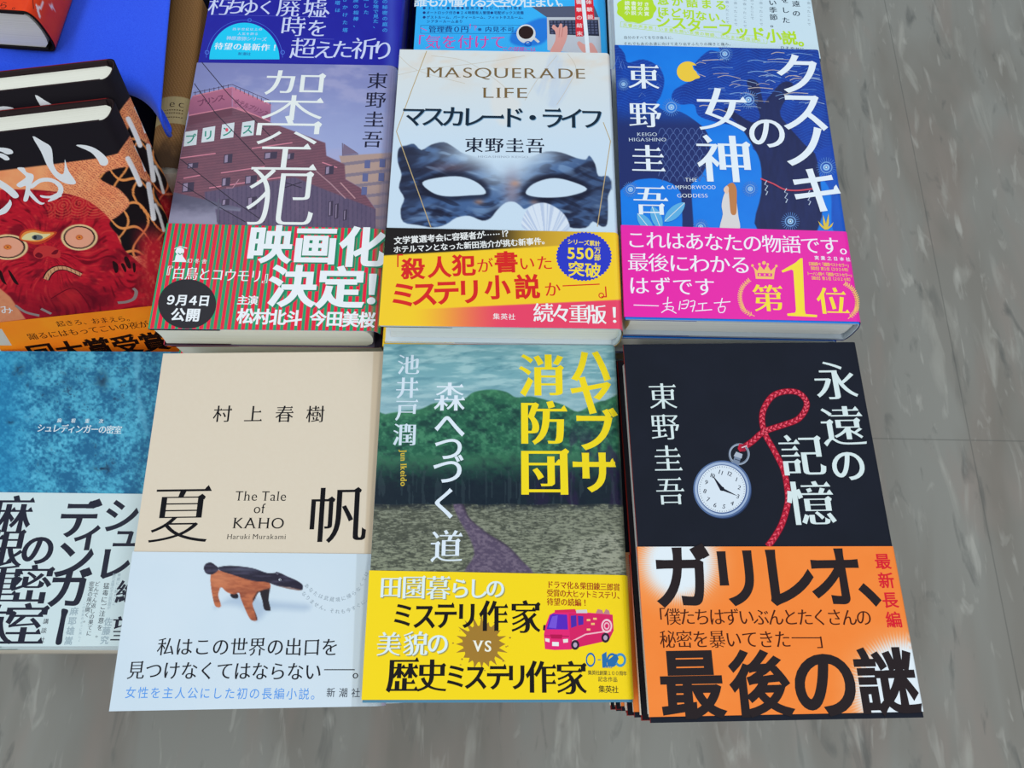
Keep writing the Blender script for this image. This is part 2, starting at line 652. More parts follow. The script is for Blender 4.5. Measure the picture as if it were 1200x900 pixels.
def flat(x, y, z_top, ang, T):
    return Matrix.Translation((x, y, z_top - T)) @ Matrix.Rotation(ang, 4, 'Z')

TABLE_Z = -0.13
ORD = ['', 'second', 'third', 'fourth', 'fifth', 'sixth', 'seventh']

def stack(root, book, n, what, group, shifts):
    """further copies of the same book underneath the top one"""
    rnd = random.Random(hash_name(what))
    root['group'] = group
    for i in range(1, n):
        dx, dy, da = shifts[i - 1] if i - 1 < len(shifts) else (rnd.uniform(-.001, .001), rnd.uniform(-.001, .001), rnd.uniform(-.006, .006))
        m = Matrix.Translation((dx, dy, -i * (book.T + 0.0006))) @ book.m4 @ Matrix.Rotation(da, 4, 'Z')
        if i == n - 1:
            label = 'bottommost ' + what + ', resting on the table'
        else:
            label = what + ', ' + ORD[i] + ' copy down from the top of its stack'
        copy_tree(root, m, label, group)

def hash_name(s):
    return sum((i + 1) * ord(c) for i, c in enumerate(s))

def stack_T(z_top, n):
    return (z_top - TABLE_Z - n * 0.0006) / n
# ------------------------------------------------------------------ setting: floor
def floor_material():
    m, nt, b = new_mat('marbled_vinyl_tile')
    tc = node(nt, 'ShaderNodeTexCoord')
    rot = node(nt, 'ShaderNodeMapping')
    rot.inputs['Location'].default_value = (-0.623, 0.0807, 0)
    rot.inputs['Rotation'].default_value = (0, 0, math.radians(-1.5))
    nt.links.new(tc.outputs['Object'], rot.inputs['Vector'])
    def streaks(sx, sy, seed, detail, lo, hi):
        mp = node(nt, 'ShaderNodeMapping')
        mp.inputs['Scale'].default_value = (sx, sy, 1)
        mp.inputs['Location'].default_value = (seed, seed * 1.7, seed)
        mp.inputs['Rotation'].default_value = (0, 0, math.radians(6))
        no = node(nt, 'ShaderNodeTexNoise', i_Scale=1.0, i_Detail=detail, i_Distortion=0.6)
        cr = node(nt, 'ShaderNodeMapRange')
        cr.inputs['From Min'].default_value, cr.inputs['From Max'].default_value = lo, hi
        nt.links.new(rot.outputs['Vector'], mp.inputs['Vector'])
        nt.links.new(mp.outputs['Vector'], no.inputs['Vector'])
        nt.links.new(no.outputs['Fac'], cr.inputs['Value'])
        return cr.outputs['Result']
    def over(base, fac, col, amount):
        mx = node(nt, 'ShaderNodeMixRGB')
        mu = node(nt, 'ShaderNodeMath', operation='MULTIPLY')
        mu.inputs[1].default_value = amount
        nt.links.new(fac, mu.inputs[0])
        nt.links.new(mu.outputs[0], mx.inputs['Fac'])
        if base is None:
            mx.inputs['Color1'].default_value = (*lin((146, 145, 137)), 1)
        else:
            nt.links.new(base, mx.inputs['Color1'])
        mx.inputs['Color2'].default_value = (*lin(col), 1)
        return mx.outputs['Color']
    c = over(None, streaks(9, 2.5, 3.1, 3, .42, .68), (128, 122, 112), 0.9)
    c = over(c, streaks(13, 4, 9.7, 3, .5, .72), (152, 140, 130), 0.8)
    c = over(c, streaks(40, 9, 1.3, 4, .58, .74), (174, 172, 162), 0.7)
    c = over(c, streaks(60, 15, 5.9, 3, .62, .76), (188, 186, 176), 0.65)
    c = over(c, streaks(46, 12, 7.7, 4, .60, .75), (92, 94, 90), 0.7)
    br = node(nt, 'ShaderNodeTexBrick', offset=0.0)
    br.inputs['Scale'].default_value = 1.0
    br.inputs['Brick Width'].default_value = 2.0
    br.inputs['Row Height'].default_value = 2.0
    br.inputs['Mortar Size'].default_value = 0.0012
    br.inputs['Mortar Smooth'].default_value = 0.6
    nt.links.new(rot.outputs['Vector'], br.inputs['Vector'])
    c = over(c, br.outputs['Fac'], (96, 96, 90), 0.5)
    nt.links.new(c, b.inputs['Base Color'])
    b.inputs['Roughness'].default_value = 0.42
    b.inputs['Specular IOR Level'].default_value = 0.3
    return m

FLOOR_Z = -0.62
S = Shape()
g = np.linspace(-3, 3, 13)
S.grid(np.stack([*np.meshgrid(g, -g), np.zeros((13, 13))], -1), (140, 140, 132))
fl = put('floor', S.mesh('floor'), floor_material())
fl.location = (0, 0.4, FLOOR_Z)
fl['kind'] = 'structure'

# ------------------------------------------------------------------ display table under the books
def beveled(S, lo, hi, col, c=0.002):
    S.box(lo, hi, col)

tb = empty('display_table', Matrix.Translation((-0.18, 0.33, FLOOR_Z)) @ Matrix.Rotation(0.0425, 4, 'Z'), 'low wooden display table hidden under the rows of stacked books', 'table')
WOOD = plain('pale_table_laminate', (200, 190, 172), 0.5, 0.25)
STEEL = plain('grey_steel', (120, 122, 124), 0.4, 0.4, 0.6)
S = Shape()
S.box((-0.40, -0.318, TABLE_Z - FLOOR_Z - 0.025), (0.366, 0.35, TABLE_Z - FLOOR_Z), (200, 190, 172))
top = put('table_top', S.mesh('table_top'), WOOD, tb)
bv = top.modifiers.new('bevel', 'BEVEL')
bv.width = 0.003
bv.segments = 2
for sx, sy in ((-.37, -.26), (.30, -.26), (-.37, .31), (.30, .31)):
    S = Shape()
    S.box((sx - .018, sy - .018, 0), (sx + .018, sy + .018, TABLE_Z - FLOOR_Z - 0.025), (120, 122, 124))
    lg = put('leg', S.mesh('leg'), STEEL, tb)
    bv = lg.modifiers.new('bevel', 'BEVEL')
    bv.width = 0.003
    bv.segments = 2

# ------------------------------------------------------------------ book: purple-grey building cover, striped band
def px_row(book, pl, pr):
    """heights (local y at the left and right cover edge) of a line seen through two pixels"""
    a, b = book.px2loc(*pl), book.px2loc(*pr)
    k = (b[1] - a[1]) / (b[0] - a[0])
    return (a[1] + k * (-book.w / 2 - a[0]), a[1] + k * (book.w / 2 - a[0]))

def building_book():
    n = 5
    T = stack_T(-0.0079, n)
    b = Book(flat(-0.1465, 0.2806, -0.0079, 0.0364, T), 0.1323, 0.1921, T, 0.007)
    root = empty('hardcover_book', b.m4, 'book with grey-purple hotel photo cover, big white title and red-green striped band', 'book')
    g = crop(4, 170, 60)
    roofL = g((225, 208), (408, 168), (408, 262), (205, 305), (198, 250))
    roofR = g((408, 168), (590, 250), (588, 330), (520, 300), (410, 262))
    body = g((205, 300), (408, 265), (520, 300), (590, 335), (845, 430), (850, 490), (935, 530), (940, 600), (1010, 640), (1080, 740), (1080, 840), (100, 840), (130, 650))
    low = g((280, 660), (700, 590), (820, 640), (1080, 740), (1080, 850), (280, 850))
    beige = g((910, 490), (930, 490), (1160, 475), (1160, 850), (1080, 850), (1080, 740), (1010, 640), (940, 600))
    awn = g((130, 660), (450, 735), (445, 750), (330, 740), (345, 850), (100, 850))
    walls = g((205, 300), (408, 265), (408, 300), (200, 350))
    def paint(X, Y):
        n1 = fbm(X / 30, Y / 14, 3)
        c = mix((128, 132, 184), (160, 170, 212), step(70, 190, Y + 30 * n1))
        c = mix(c, (176, 172, 206), 0.5 * step(.45, .75, n1))
        m = soft_in(X, Y, beige, .8)
        bei = mix((180, 152, 142), (150, 128, 132), step(200, 270, Y))
        rows = np.abs((Y - 186 + .12 * (X - 400)) / 13.5 % 1 - .5) < .14
        bei = mix(bei, (120, 112, 134), .75 * rows)
        c = mix(c, bei, m)
        brick = mix((134, 86, 100), (112, 76, 92), fbm(X / 8, Y / 5, 11))
        brick = mix(brick, (88, 62, 78), .35 * (np.abs((Y + .12 * X) / 3.2 % 1 - .5) < .2))
        c = mix(c, brick, soft_in(X, Y, body, .8))
        c = mix(c, (104, 62, 78), soft_in(X, Y, walls, 1.5) * .8)
        lowc = mix((108, 92, 118), (86, 76, 104), fbm(X / 5, Y / 40, 21))
        lowc = mix(lowc, (70, 62, 88), .4 * (np.abs(X / 5.2 % 1 - .5) < .12))
        c = mix(c, lowc, soft_in(X, Y, low, 1.2))
        sign = mix((176, 104, 132), (150, 88, 118), step(104, 140, Y))
        c = mix(c, sign, soft_in(X, Y, roofL, .6))
        c = mix(c, mix((196, 120, 148), (150, 92, 124), step(110, 140, Y)), soft_in(X, Y, roofR, .6))
        aw = mix((92, 90, 112), (150, 146, 168), step(240, 262, Y + 9 * fbm(X / 9, Y / 4, 8)))
        c = mix(c, aw, soft_in(X, Y, awn, 1.0))
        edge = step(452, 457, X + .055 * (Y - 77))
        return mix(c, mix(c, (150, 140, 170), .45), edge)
    S = Shape()
    top = px_row(b, (198, 262), (452, 268.5))
    h2 = b.h / 2
    b.wrap(S, (-h2, -h2), (h2, h2), paint, (60, 52, 66), (120, 112, 130))
    p = Print(b, S, 0.0)
    for q in ([(205, 300), (408, 262), (520, 300)], [(165, 500), (330, 478)], [(180, 595), (260, 580)], [(355, 570), (560, 540)], [(500, 455), (690, 428)], [(830, 520), (900, 545)],
              [(225, 210), (408, 168), (590, 252)], [(430, 262), (585, 328)], [(300, 640), (640, 590)]):
        p.S(g(q), 1.6, (206, 128, 146))
    for x, y, w, h in ((200, 520, 50, 26), (175, 612, 55, 45), (370, 480, 40, 42), (360, 590, 40, 40), (470, 580, 55, 40), (560, 470, 60, 32), (665, 475, 35, 30), (845, 535, 40, 40), (480, 680, 45, 60), (860, 700, 22, 70), (890, 712, 18, 70), (930, 740, 18, 50), (360, 690, 36, 30)):
        p.V(g((x, y + 4), (x + w, y), (x + w - 3, y + h), (x - 3, y + h + 4)), (66, 56, 78))
        p.V(g((x + 4, y + 8), (x + w * .45, y + 5), (x + w * .45 - 2, y + h - 3), (x + 2, y + h)), (150, 134, 160))
    for x, y in ((1030, 510), (1020, 572), (1015, 635), (1100, 505), (1095, 570)):
        p.V(g((x, y), (x + 26, y), (x + 24, y + 38), (x - 2, y + 38)), (98, 104, 150))
    p.S(g((925, 430), (925, 488), (1000, 482)), 1.2, (110, 96, 120))
    p.V(g((930, 432), (1000, 478), (925, 486)), (124, 108, 132))
    p.S(g((800, 560), (870, 620), (940, 690)), 1.5, (170, 130, 140))
    p.S(g((915, 615), (985, 690)), 1.5, (186, 140, 146))
    p.S(g((440, 600), (410, 640), (380, 640)), 1.2, (178, 130, 146))
    for x in range(235, 410, 22):
        p.S(g((x, 208 - (x - 225) * .215), (x, 190 - (x - 225) * .215)), .7, (70, 56, 84))
    p.S(g((225, 195), (408, 155), (590, 232)), .8, (72, 58, 88))
    for x in range(425, 590, 20):
        p.S(g((x, 174 + (x - 408) * .44), (x, 158 + (x - 408) * .44)), .7, (70, 56, 84))
    p.T('プリンス', g(262, 240), g(355, 218), 9.5, (118, 62, 92), 'gb', 1.1, tilt=True)
    p.T('ホテルプリンス', g(430, 235), g(565, 290), 6.5, (128, 70, 100), 'gb', 1.3, tilt=True)
    for (x, y), ch in zip(((212, 410), (295, 392), (385, 375), (480, 365)), 'プリンス'):
        p.V(g((x - 24, y - 32), (x + 34, y - 42), (x + 28, y + 28), (x - 32, y + 36)), (214, 222, 226))
        p.T(ch, g(x, y), None, 13, (24, 142, 122), 'gb', 1.15, rot=.1)
    p.E(g(383, 368), 1.8, 2.2, (232, 90, 110), 14)
    for q in ([(265, 50), (390, 200), (610, 420)], [(230, 150), (330, 290), (560, 530)], [(165, 505), (400, 690), (560, 800)], [(150, 610), (330, 720), (470, 800)], [(640, 610), (735, 640)], [(650, 640), (735, 612)]):
        p.S(g(q), .9, (44, 38, 54))
    p.S(g((345, 690), (340, 800)), 2.2, (96, 92, 112))
    p.each([('架', g(700, 205), 80), ('空', g(662, 432), 88), ('犯', g(636, 680), 86)], (236, 240, 236), 'ml', 1.02)
    p.T('東野圭吾', g(1089, 137), g(1065, 412), 25, (26, 26, 52), 'm', 1.0)
    put('jacket', S.mesh('jacket'), GLOSS, root)
    # band
    B = Shape()
    xa, xb = -b.w / 2, b.w / 2
    def stripes(X, Y):
        u = (b.grid_loc(X, Y) + b.w / 2 - .0006) / .0040 % 1
        return mix((28, 160, 108), (236, 30, 66), (u < .48).astype(float))
    b.wrap(B, (-h2, -h2), top, stripes, (120, 40, 50), (200, 60, 80), 0.0005, 0.5)
    q = Print(b, B, 0.0005)
    per = 0.0040
    x = xa + 0.0006
    while x < b.w / 2 - b.r - .002:
        t0 = top[0] + (top[1] - top[0]) * (x - xa) / b.w
        q.put(np.array([(x, -h2), (x + per * .48, -h2), (x + per * .48, t0), (x, t0)]), np.array([(0, 1, 2), (0, 2, 3)]), (236, 30, 66), 2)
        x += per
    q.k = 3
    f = crop(4, 160, 240)
    W = (240, 244, 246)
    for dx, dy, c in ((2.2, 1.6, (28, 130, 96)), (0, 0, W)):
        d = lambda X, Y: (f(X, Y)[0] + dx, f(X, Y)[1] + dy)
        q.each([('映', d(625, 184), 53), ('画', d(840, 190), 53), ('化', d(1060, 197), 56), ('決', d(732, 380), 57), ('定', d(958, 386), 57), ('！', d(1104, 394), 50)], c, 'gx', 1.0)
    q.T('『白鳥とコウモリ』', f(138, 318), f(622, 338), 16, W, 'm', 1.15)
    q.T('幻冬舎', f(250, 263), f(318, 266), 6.5, W, 'm', 1.0)
    q.V(f((165, 268), (180, 262), (185, 240), (190, 232), (182, 222), (190, 205), (205, 200), (222, 208), (225, 222), (215, 232), (220, 245), (232, 262), (235, 270)), W)
    q.S(f((178, 208), (205, 196), (238, 205)), 1.0, W)
    q.S(f((195, 228), (205, 235), (215, 228)), 1.3, (60, 120, 100))
    q.E(f(238, 466), 34, 29, (40, 38, 44), 48)
    q.T('９月４日', f(162, 446), f(318, 450), 14.5, W, 'gx', 1.05)
    q.T('公開', f(196, 515), f(266, 517), 17, W, 'gx', 1.05)
    q.T('主演', f(498, 447), f(546, 449), 13, W, 'gb', 1.0)
    q.T('松村北斗', f(512, 522), f(738, 531), 20, W, 'gx', 1.05)
    q.T('今田美桜', f(852, 533), f(1080, 540), 20, W, 'gx', 1.05)
    put('belly_band', B.mesh('belly_band'), GLOSS, root)
    page_block(b, PAGES_CREAM, 0.0008, 0.0008, 0.001, root, back=0.0045)
    stack(root, b, n, 'purple-grey hotel photo book', 'stack of hotel photo books', [(.002, .001, .012), (-.001, .001, -.004)])

building_book()

# ------------------------------------------------------------------ book: white cover with a dark blue carnival mask, yellow band
def mask_book():
    n = 6
    T = stack_T(0.0135, n)
    b = Book(flat(-0.0099, 0.2788, 0.0135, 0.0325, T), 0.1340, 0.1919, T, 0.004)
    root = empty('hardcover_book', b.m4, 'white book with dark blue carnival mask on its cover and slanted yellow band', 'book')
    g = crop(4, 440, 50)
    outline_ = g((105, 510), (118, 488), (145, 482), (180, 474), (215, 503), (262, 478), (320, 466), (365, 488), (420, 522), (520, 540), (620, 548), (720, 536), (800, 510), (870, 515), (940, 540), (985, 548), (1003, 530), (1030, 570), (1045, 625), (1090, 625), (1108, 670), (1090, 720), (1090, 770), (1086, 850), (1060, 862), (1020, 838), (985, 868), (900, 862), (850, 800), (800, 755), (740, 760), (700, 780), (680, 765), (650, 746), (610, 750), (570, 785), (540, 822), (500, 834), (440, 812), (380, 820), (330, 852), (270, 866), (200, 855), (130, 840), (118, 780), (135, 730), (110, 680), (122, 620), (105, 560))
    outline_ = smooth_curve(outline_, k=3)
    eyeL = smooth_curve(g((220, 655), (300, 632), (400, 628), (480, 658), (517, 706), (440, 716), (330, 720), (262, 700)), k=4)
    eyeR = smooth_curve(g((704, 704), (740, 662), (820, 636), (900, 645), (992, 685), (920, 716), (830, 726), (745, 722)), k=4)
    petal = smooth_curve(g((692, 870), (695, 810), (730, 765), (790, 750), (850, 775), (895, 820), (905, 880), (800, 890)), k=4)
    topp = smooth_curve(g((830, 50), (880, 75), (920, 150), (900, 230), (840, 310), (775, 260), (740, 200), (780, 120)), k=4)
    toppl = smooth_curve(g((560, 160), (620, 230), (680, 290), (600, 390), (540, 300)), k=4)
    def paint(X, Y):
        c = mix((222, 226, 224), (206, 224, 238), step(60, 190, Y))
        c = mix(c, (226, 212, 196), .75 * step(.42, .7, fbm(X / 40 + Y / 60, Y / 18, 5)) * step(120, 70, Y))
        c = mix(c, (190, 206, 228), .55 * soft_in(X, Y, topp, 3) * step(.2, .8, fbm(X / 6 + Y / 20, Y / 30, 6)))
        c = mix(c, (234, 226, 216), .5 * soft_in(X, Y, toppl, 4))
        x, y = (X - 440) * 4, (Y - 50) * 4
        flow = fbm(X / 26 + 1.5 * np.sin(Y / 17), Y / 11 + 1.0 * np.sin(X / 27), 9, 3)
        fine = fbm(X / 22 + 2 * np.sin(Y / 14), Y / 5.5 + 1.6 * np.sin(X / 24), 14, 2)
        dark = mix((34, 42, 68), (70, 100, 146), step(.35, .68, flow))
        dark = mix(dark, (128, 160, 198), .6 * step(.60, .82, fine))
        dark = mix(dark, (22, 24, 44), .6 * step(.42, .26, fine))
        side = step(330, 90, x) + step(850, 1080, x)
        dark = mix(dark, (52, 60, 84), .35 * np.clip(side, 0, 1))
        brow = step(540, 650, np.hypot((x - 610) * .55, (y - 500) * 1.3) + 420)
        mid = np.exp(-((x - 612) / 150) ** 2 - ((y - 560) / 110) ** 2)
        dark = mix(dark, (196, 216, 234), np.clip(1.15 * mid, 0, 1))
        mid2 = np.exp(-((x - 640) / 38) ** 2 - ((y - 690) / 90) ** 2)
        dark = mix(dark, (150, 140, 156), .8 * mid2)
        for px, py in ((485, 745), (745, 745), (655, 660)):
            dark = mix(dark, (206, 150, 120), .6 * np.exp(-((x - px) / 22) ** 2 - ((y - py) / 14) ** 2))
        dark = mix(dark, (104, 66, 62), .5 * np.exp(-((x - 350) / 90) ** 2 - ((y - 585) / 26) ** 2))
        rim = np.minimum(seg_dist(X, Y, eyeL + [eyeL[0]]), seg_dist(X, Y, eyeR + [eyeR[0]]))
        dark = mix(dark, (24, 26, 44), .7 * step(9, 2, rim))
        m = soft_in(X, Y, outline_, .9)
        fade = np.clip(1 - 1.25 * np.exp(-((x - 590) / 230) ** 2) * step(600, 520, y), 0, 1)
        m = m * fade * (1 - soft_in(X, Y, eyeL, .7)) * (1 - soft_in(X, Y, eyeR, .7))
        c = mix(c, dark, m)
        pt = mix((222, 230, 240), (176, 192, 220), step(.35, .75, noise(np.arctan2(Y - 290, X - 640) * 26, X * 0, 3)) * .7)
        c = mix(c, pt, soft_in(X, Y, petal, .8))
        return c
    S = Shape()
    h2 = b.h / 2
    b.wrap(S, (-h2, -h2), (h2, h2), paint, (226, 228, 224), (225, 228, 226))
    p = Print(b, S, 0.0)
    for q in ([(240, 38), (170, 220), (98, 415), (260, 866)], [(1068, 372), (1102, 460), (1040, 862)]):
        p.S(g(q), 1.0, (190, 166, 120))
    for q in ([(104, 150), (250, 120), (480, 95), (700, 60)], [(260, 60), (420, 85), (560, 170), (640, 240)], [(850, 60), (760, 170), (700, 270)], [(900, 50), (940, 120), (900, 210), (850, 290)], [(110, 60), (200, 130), (420, 190)]):
        p.S(smooth_curve(g(q), False), .6, (206, 196, 178))
    GOLD = (124, 100, 64)
    p.L('MASQUERADE', g(236, 161), g(984, 168), 12.5, GOLD)
    p.L('LIFE', g(500, 258), g(712, 259), 13, GOLD)
    for dx, c in ((.7, (120, 160, 190)), (0, (18, 40, 58))):
        d = lambda X, Y: (g(X, Y)[0] + dx, g(X, Y)[1] + dx)
        p.T('マスカレード・ライフ', d(178, 342), d(1015, 354), 30, c, 'mb', 1.08)
    p.T('東野圭吾', g(462, 478), g(748, 482), 22.5, (20, 30, 52), 'mb', 1.0)
    p.L('HIGASHINO KEIGO', g(480, 538), g(716, 540), 2.6, (150, 160, 175))
    put('jacket', S.mesh('jacket'), GLOSS, root)
    # band
    f = crop(3.871, 435, 240)
    top = px_row(b, f(70, 105), f(1122, 127))
    def bp(X, Y):
        x, y = (X - 435) * 3.871, (Y - 240) * 3.871
        c = np.tile(np.array([252.0, 208, 44]), X.shape + (1,))
        line1 = 230 - (x - 55) * (230 - 186) / (840 - 55)
        fade = step(860, 560, x)
        c = mix(c, (28, 24, 24), step(3, -3, y - line1) * fade)
        c = mix(c, (196, 150, 50), step(3, -3, y - line1) * step(1120, 800, x) * step(500, 760, x) * .7)
        line2 = 470 - (x - 300) * (470 - 430) / (1140 - 300)
        red = mix((252, 208, 44), (240, 70, 104), step(160, 640, x))
        c = mix(c, red, step(-3, 3, y - line2))
        return c
    B = Shape()
    b.wrap(B, (-h2, -h2), top, bp, (240, 200, 60), (240, 200, 60), 0.0005, 0.5)
    q = Print(b, B, 0.0005)
    W, R = (244, 244, 240), (222, 40, 36)
    q.T('文学賞選考会に容疑者が⋯⋯⁉', f(122, 163), f(608, 131), 9.8, W, 'gb', 1.1, tilt=True)
    q.T('ホテルマンとなった新田浩介が挑む新事件。', f(118, 204), f(790, 164), 9.2, W, 'gb', 1.1, tilt=True)
    q.each([('「', f(105, 268), 22)], R, 'g', 1.2, .05)
    q.each([('殺', f(190, 290), 28), ('人', f(310, 283), 28), ('犯', f(420, 275), 28), ('書', f(612, 260), 28)], R, 'gx', 1.05, .05)
    q.each([('が', f(516, 276), 20), ('い', f(706, 266), 20), ('た', f(786, 264), 20)], R, 'm', 1.05, .05)
    q.each([('ミ', f(146, 408), 33), ('ス', f(243, 403), 32), ('テ', f(341, 397), 32), ('リ', f(446, 393), 32), ('小', f(572, 374), 30), ('説', f(707, 372), 30)], R, 'gx', 1.1, .05)
    q.each([('か', f(822, 384), 20)], R, 'm', 1.05, .03)
    q.S(f((868, 369), (1036, 361)), 1.4, R)
    q.each([('。', f(1068, 388), 22), ('」', f(1078, 385), 20)], R, 'g', 1.1, .03)
    q.T('集英社', f(568, 507), f(638, 509), 8.6, W, 'm')
    q.T('続々重版！', f(780, 490), f(1103, 500), 24, W, 'mb', 1.1)
    c0 = f(965, 236)
    teeth = []
    for i in range(88):
        a = i / 88 * 2 * math.pi
        k = 1.0 if i % 2 else 0.95
        teeth.append((c0[0] + 33 * k * math.cos(a), c0[1] + 29 * k * math.sin(a)))
    q.V(teeth, (46, 60, 196))
    Yl = (252, 224, 60)
    q.T('シリーズ累計', f(902, 168), f(1026, 177), 6.6, Yl, 'gb', 1.15)
    q.L('550', f(890, 245), f(1008, 248), 13.5, Yl, 'gb')
    q.T('万', f(1026, 208), None, 8, Yl, 'gb', 1.1)
    q.T('部', f(1026, 240), None, 8, Yl, 'gb', 1.1)
    q.T('突破', f(930, 292), f(1006, 298), 19.5, Yl, 'gb', 1.05)
    put('belly_band', B.mesh('belly_band'), GLOSS, root)
    boards(b, root, (214, 224, 228), .0016)
    page_block(b, PAGES, 0.0030, 0.0020, 0.003, root)
    stack(root, b, n, 'white carnival mask book', 'stack of carnival mask books', [(-.001, -.002, .0), (.0015, .001, .004)])

mask_book()

# ------------------------------------------------------------------ book: blue night-tree cover, magenta band
def tree_book():
    n = 6
    T = stack_T(0.0122, n)
    b = Book(flat(0.1249, 0.2901, 0.0122, 0.025, T), 0.1324, 0.1930, T, 0.0035)
    root = empty('hardcover_book', b.m4, 'blue book with night tree and yellow moon on its cover and magenta band', 'book')
    g = crop(3.871, 710, 45)
    canopy = smooth_curve(g((1080, 40), (560, 25), (520, 60), (470, 55), (420, 95), (400, 130), (425, 170), (360, 205), (310, 235), (300, 275), (340, 300), (400, 300), (420, 350), (500, 380), (600, 400), (660, 440), (690, 520), (950, 560), (1100, 560)), k=4)
    trunk = smooth_curve(g((640, 190), (690, 200), (715, 290), (735, 270), (800, 200), (850, 215), (790, 330), (830, 400), (900, 480), (960, 560), (960, 870), (690, 870), (705, 700), (700, 560), (650, 460), (600, 390), (540, 330), (560, 320), (660, 380), (700, 350), (660, 260)), k=4)
    left1 = smooth_curve(g((30, 40), (60, 40), (85, 70), (100, 110), (170, 95), (240, 130), (265, 190), (250, 260), (230, 300), (290, 340), (330, 330), (400, 370), (460, 430), (470, 530), (440, 610), (400, 650), (380, 690), (390, 880), (350, 880), (340, 700), (250, 640), (150, 640), (100, 660), (30, 650)), k=4)
    tr2 = g((340, 650), (385, 650), (400, 880), (350, 880))
    right = smooth_curve(g((950, 520), (1100, 500), (1120, 870), (1030, 870), (1020, 700), (960, 600)), k=4)
    def paint(X, Y):
        sky = mix((18, 118, 224), (30, 136, 236), fbm(X / 40, Y / 30, 4))
        c = sky
        wav = np.abs((Y + 3 * np.sin(X / 6)) / 3.2 % 1 - .5)
        dk = mix((22, 74, 178), (20, 50, 138), fbm(X / 12, Y / 12, 7))
        dk = mix(dk, (52, 112, 206), .45 * (wav < .12))
        m1 = soft_in(X, Y, left1, .6)
        c = mix(c, dk, m1 * step(200, 120, Y + .25 * (X - 720)) * .75 + m1 * .25)
        lf = mix((34, 48, 106), (28, 66, 150), step(60, 260, 250 - Y))
        c = mix(c, lf, m1 * step(120, 150, Y))
        c = mix(c, dk, soft_in(X, Y, canopy, .6))
        c = mix(c, mix((24, 66, 168), (28, 88, 196), fbm(X / 9, Y / 20, 2)), soft_in(X, Y, right, 1) * .8)
        tr = mix((28, 36, 78), (36, 48, 100), fbm(X / 4, Y / 22, 12))
        c = mix(c, tr, soft_in(X, Y, trunk, .7))
        c = mix(c, (34, 48, 104), soft_in(X, Y, tr2, .7))
        return c
    S = Shape()
    h2 = b.h / 2
    b.wrap(S, (-h2, -h2), (h2, h2), paint, (26, 50, 130), (28, 60, 150))
    p = Print(b, S, 0.0)
    rnd = random.Random(5)
    for i in range(70):                                   # pale brush strokes in the canopy
        x, y = rnd.uniform(390, 1000), rnd.uniform(60, 330)
        w = min(rnd.uniform(40, 120), 955 + (y - 60) * .16 - x)
        if w < 20:
            continue
        c = rnd.choice([(120, 160, 214), (84, 128, 204), (150, 172, 206), (190, 178, 176)])
        if inside(np.array([x + w]), np.array([y]), [((q[0] - 710) * 3.871, (q[1] - 45) * 3.871) for q in canopy])[0] == False:
            continue
        p.S(smooth_curve(g([(x, y), (x + w * .4, y - rnd.uniform(2, 10)), (x + w, y + rnd.uniform(-6, 8))]), False, 4), rnd.uniform(.5, 1.2), c)
    for i in range(60):                                   # scale-like leaves of the left tree
        x, y = 255 + (i % 6) * 34 + 17 * (i // 6 % 2), 410 + (i // 6) * 24
        if not (230 < x < 460 and 400 < y < 640):
            continue
        p.S(smooth_curve(g([(x - 16, y + 22), (x - 10, y + 4), (x, y - 4), (x + 10, y + 4), (x + 16, y + 22)]), False, 3), .7, (84, 108, 168))
    for i in range(10):
        x, y = 150 + (i % 3) * 36, 120 + (i // 3) * 42
        p.S(g([(x, y + 20), (x + 14, y), (x + 30, y + 16)]), .6, (96, 130, 196))
    for x, y, s in ((55, 100, 40), (75, 110, 26)):
        p.S(g([(x - s / 2, y + s), (x, y - s / 2), (x + s / 2, y + s)]), .7, (92, 130, 210))
    moon = [(372 + 50 * math.cos(a), 150 + 46 * math.sin(a)) for a in np.linspace(math.radians(48), math.radians(322), 40)]
    moon += [(392, 122), (398, 140), (410, 150), (416, 164), (428, 172), (424, 180)]
    p.V(g(moon), (246, 206, 66))
    for x, y, r in ((540, 70, 36), (647, 278, 44), (297, 312, 42), (112, 685, 36), (655, 683, 36), (1000, 585, 46), (837, 830, 42), (80, 208, 30), (430, 855, 36)):
        base = (92, 140, 208)
        for k in range(24):
            a = k / 24 * 2 * math.pi
            p.S(g([(x + r * .42 * math.cos(a), y + r * .42 * math.sin(a)), (x + r * math.cos(a), y + r * math.sin(a))]), .55, base)
        p.E(g(x, y), r * .60 / 3.871, r * .56 / 3.871, (128, 172, 226), 26, ring=.86)
        p.E(g(x, y), r * .34 / 3.871, r * .32 / 3.871, (150, 196, 238), 22, ring=.45)
        p.E(g(x, y), r * .10 / 3.871, r * .10 / 3.871, (214, 230, 246), 12)
    p.S(smooth_curve(g([(702, 636), (760, 660), (810, 685), (870, 690), (940, 682)]), False), 1.9, (210, 78, 96))
    for x, y in ((730, 645), (820, 680), (925, 690)):
        p.S(g([(x, y), (x - 10, y + 18), (x + 4, y + 24), (x - 8, y + 44), (x + 4, y + 50), (x - 4, y + 66)]), 1.0, (190, 204, 226))
    p.V(smooth_curve(g((545, 690), (560, 668), (580, 672), (590, 720), (600, 800), (604, 870), (520, 870), (530, 800), (525, 760), (532, 720)), k=4), (222, 216, 214))
    p.V(smooth_curve(g((550, 668), (575, 655), (592, 680), (594, 730), (592, 790), (580, 802), (566, 790), (560, 730), (556, 690)), k=4), (196, 128, 76))
    p.V(smooth_curve(g((534, 684), (548, 668), (558, 680), (552, 705), (540, 700)), k=3), (236, 200, 176))
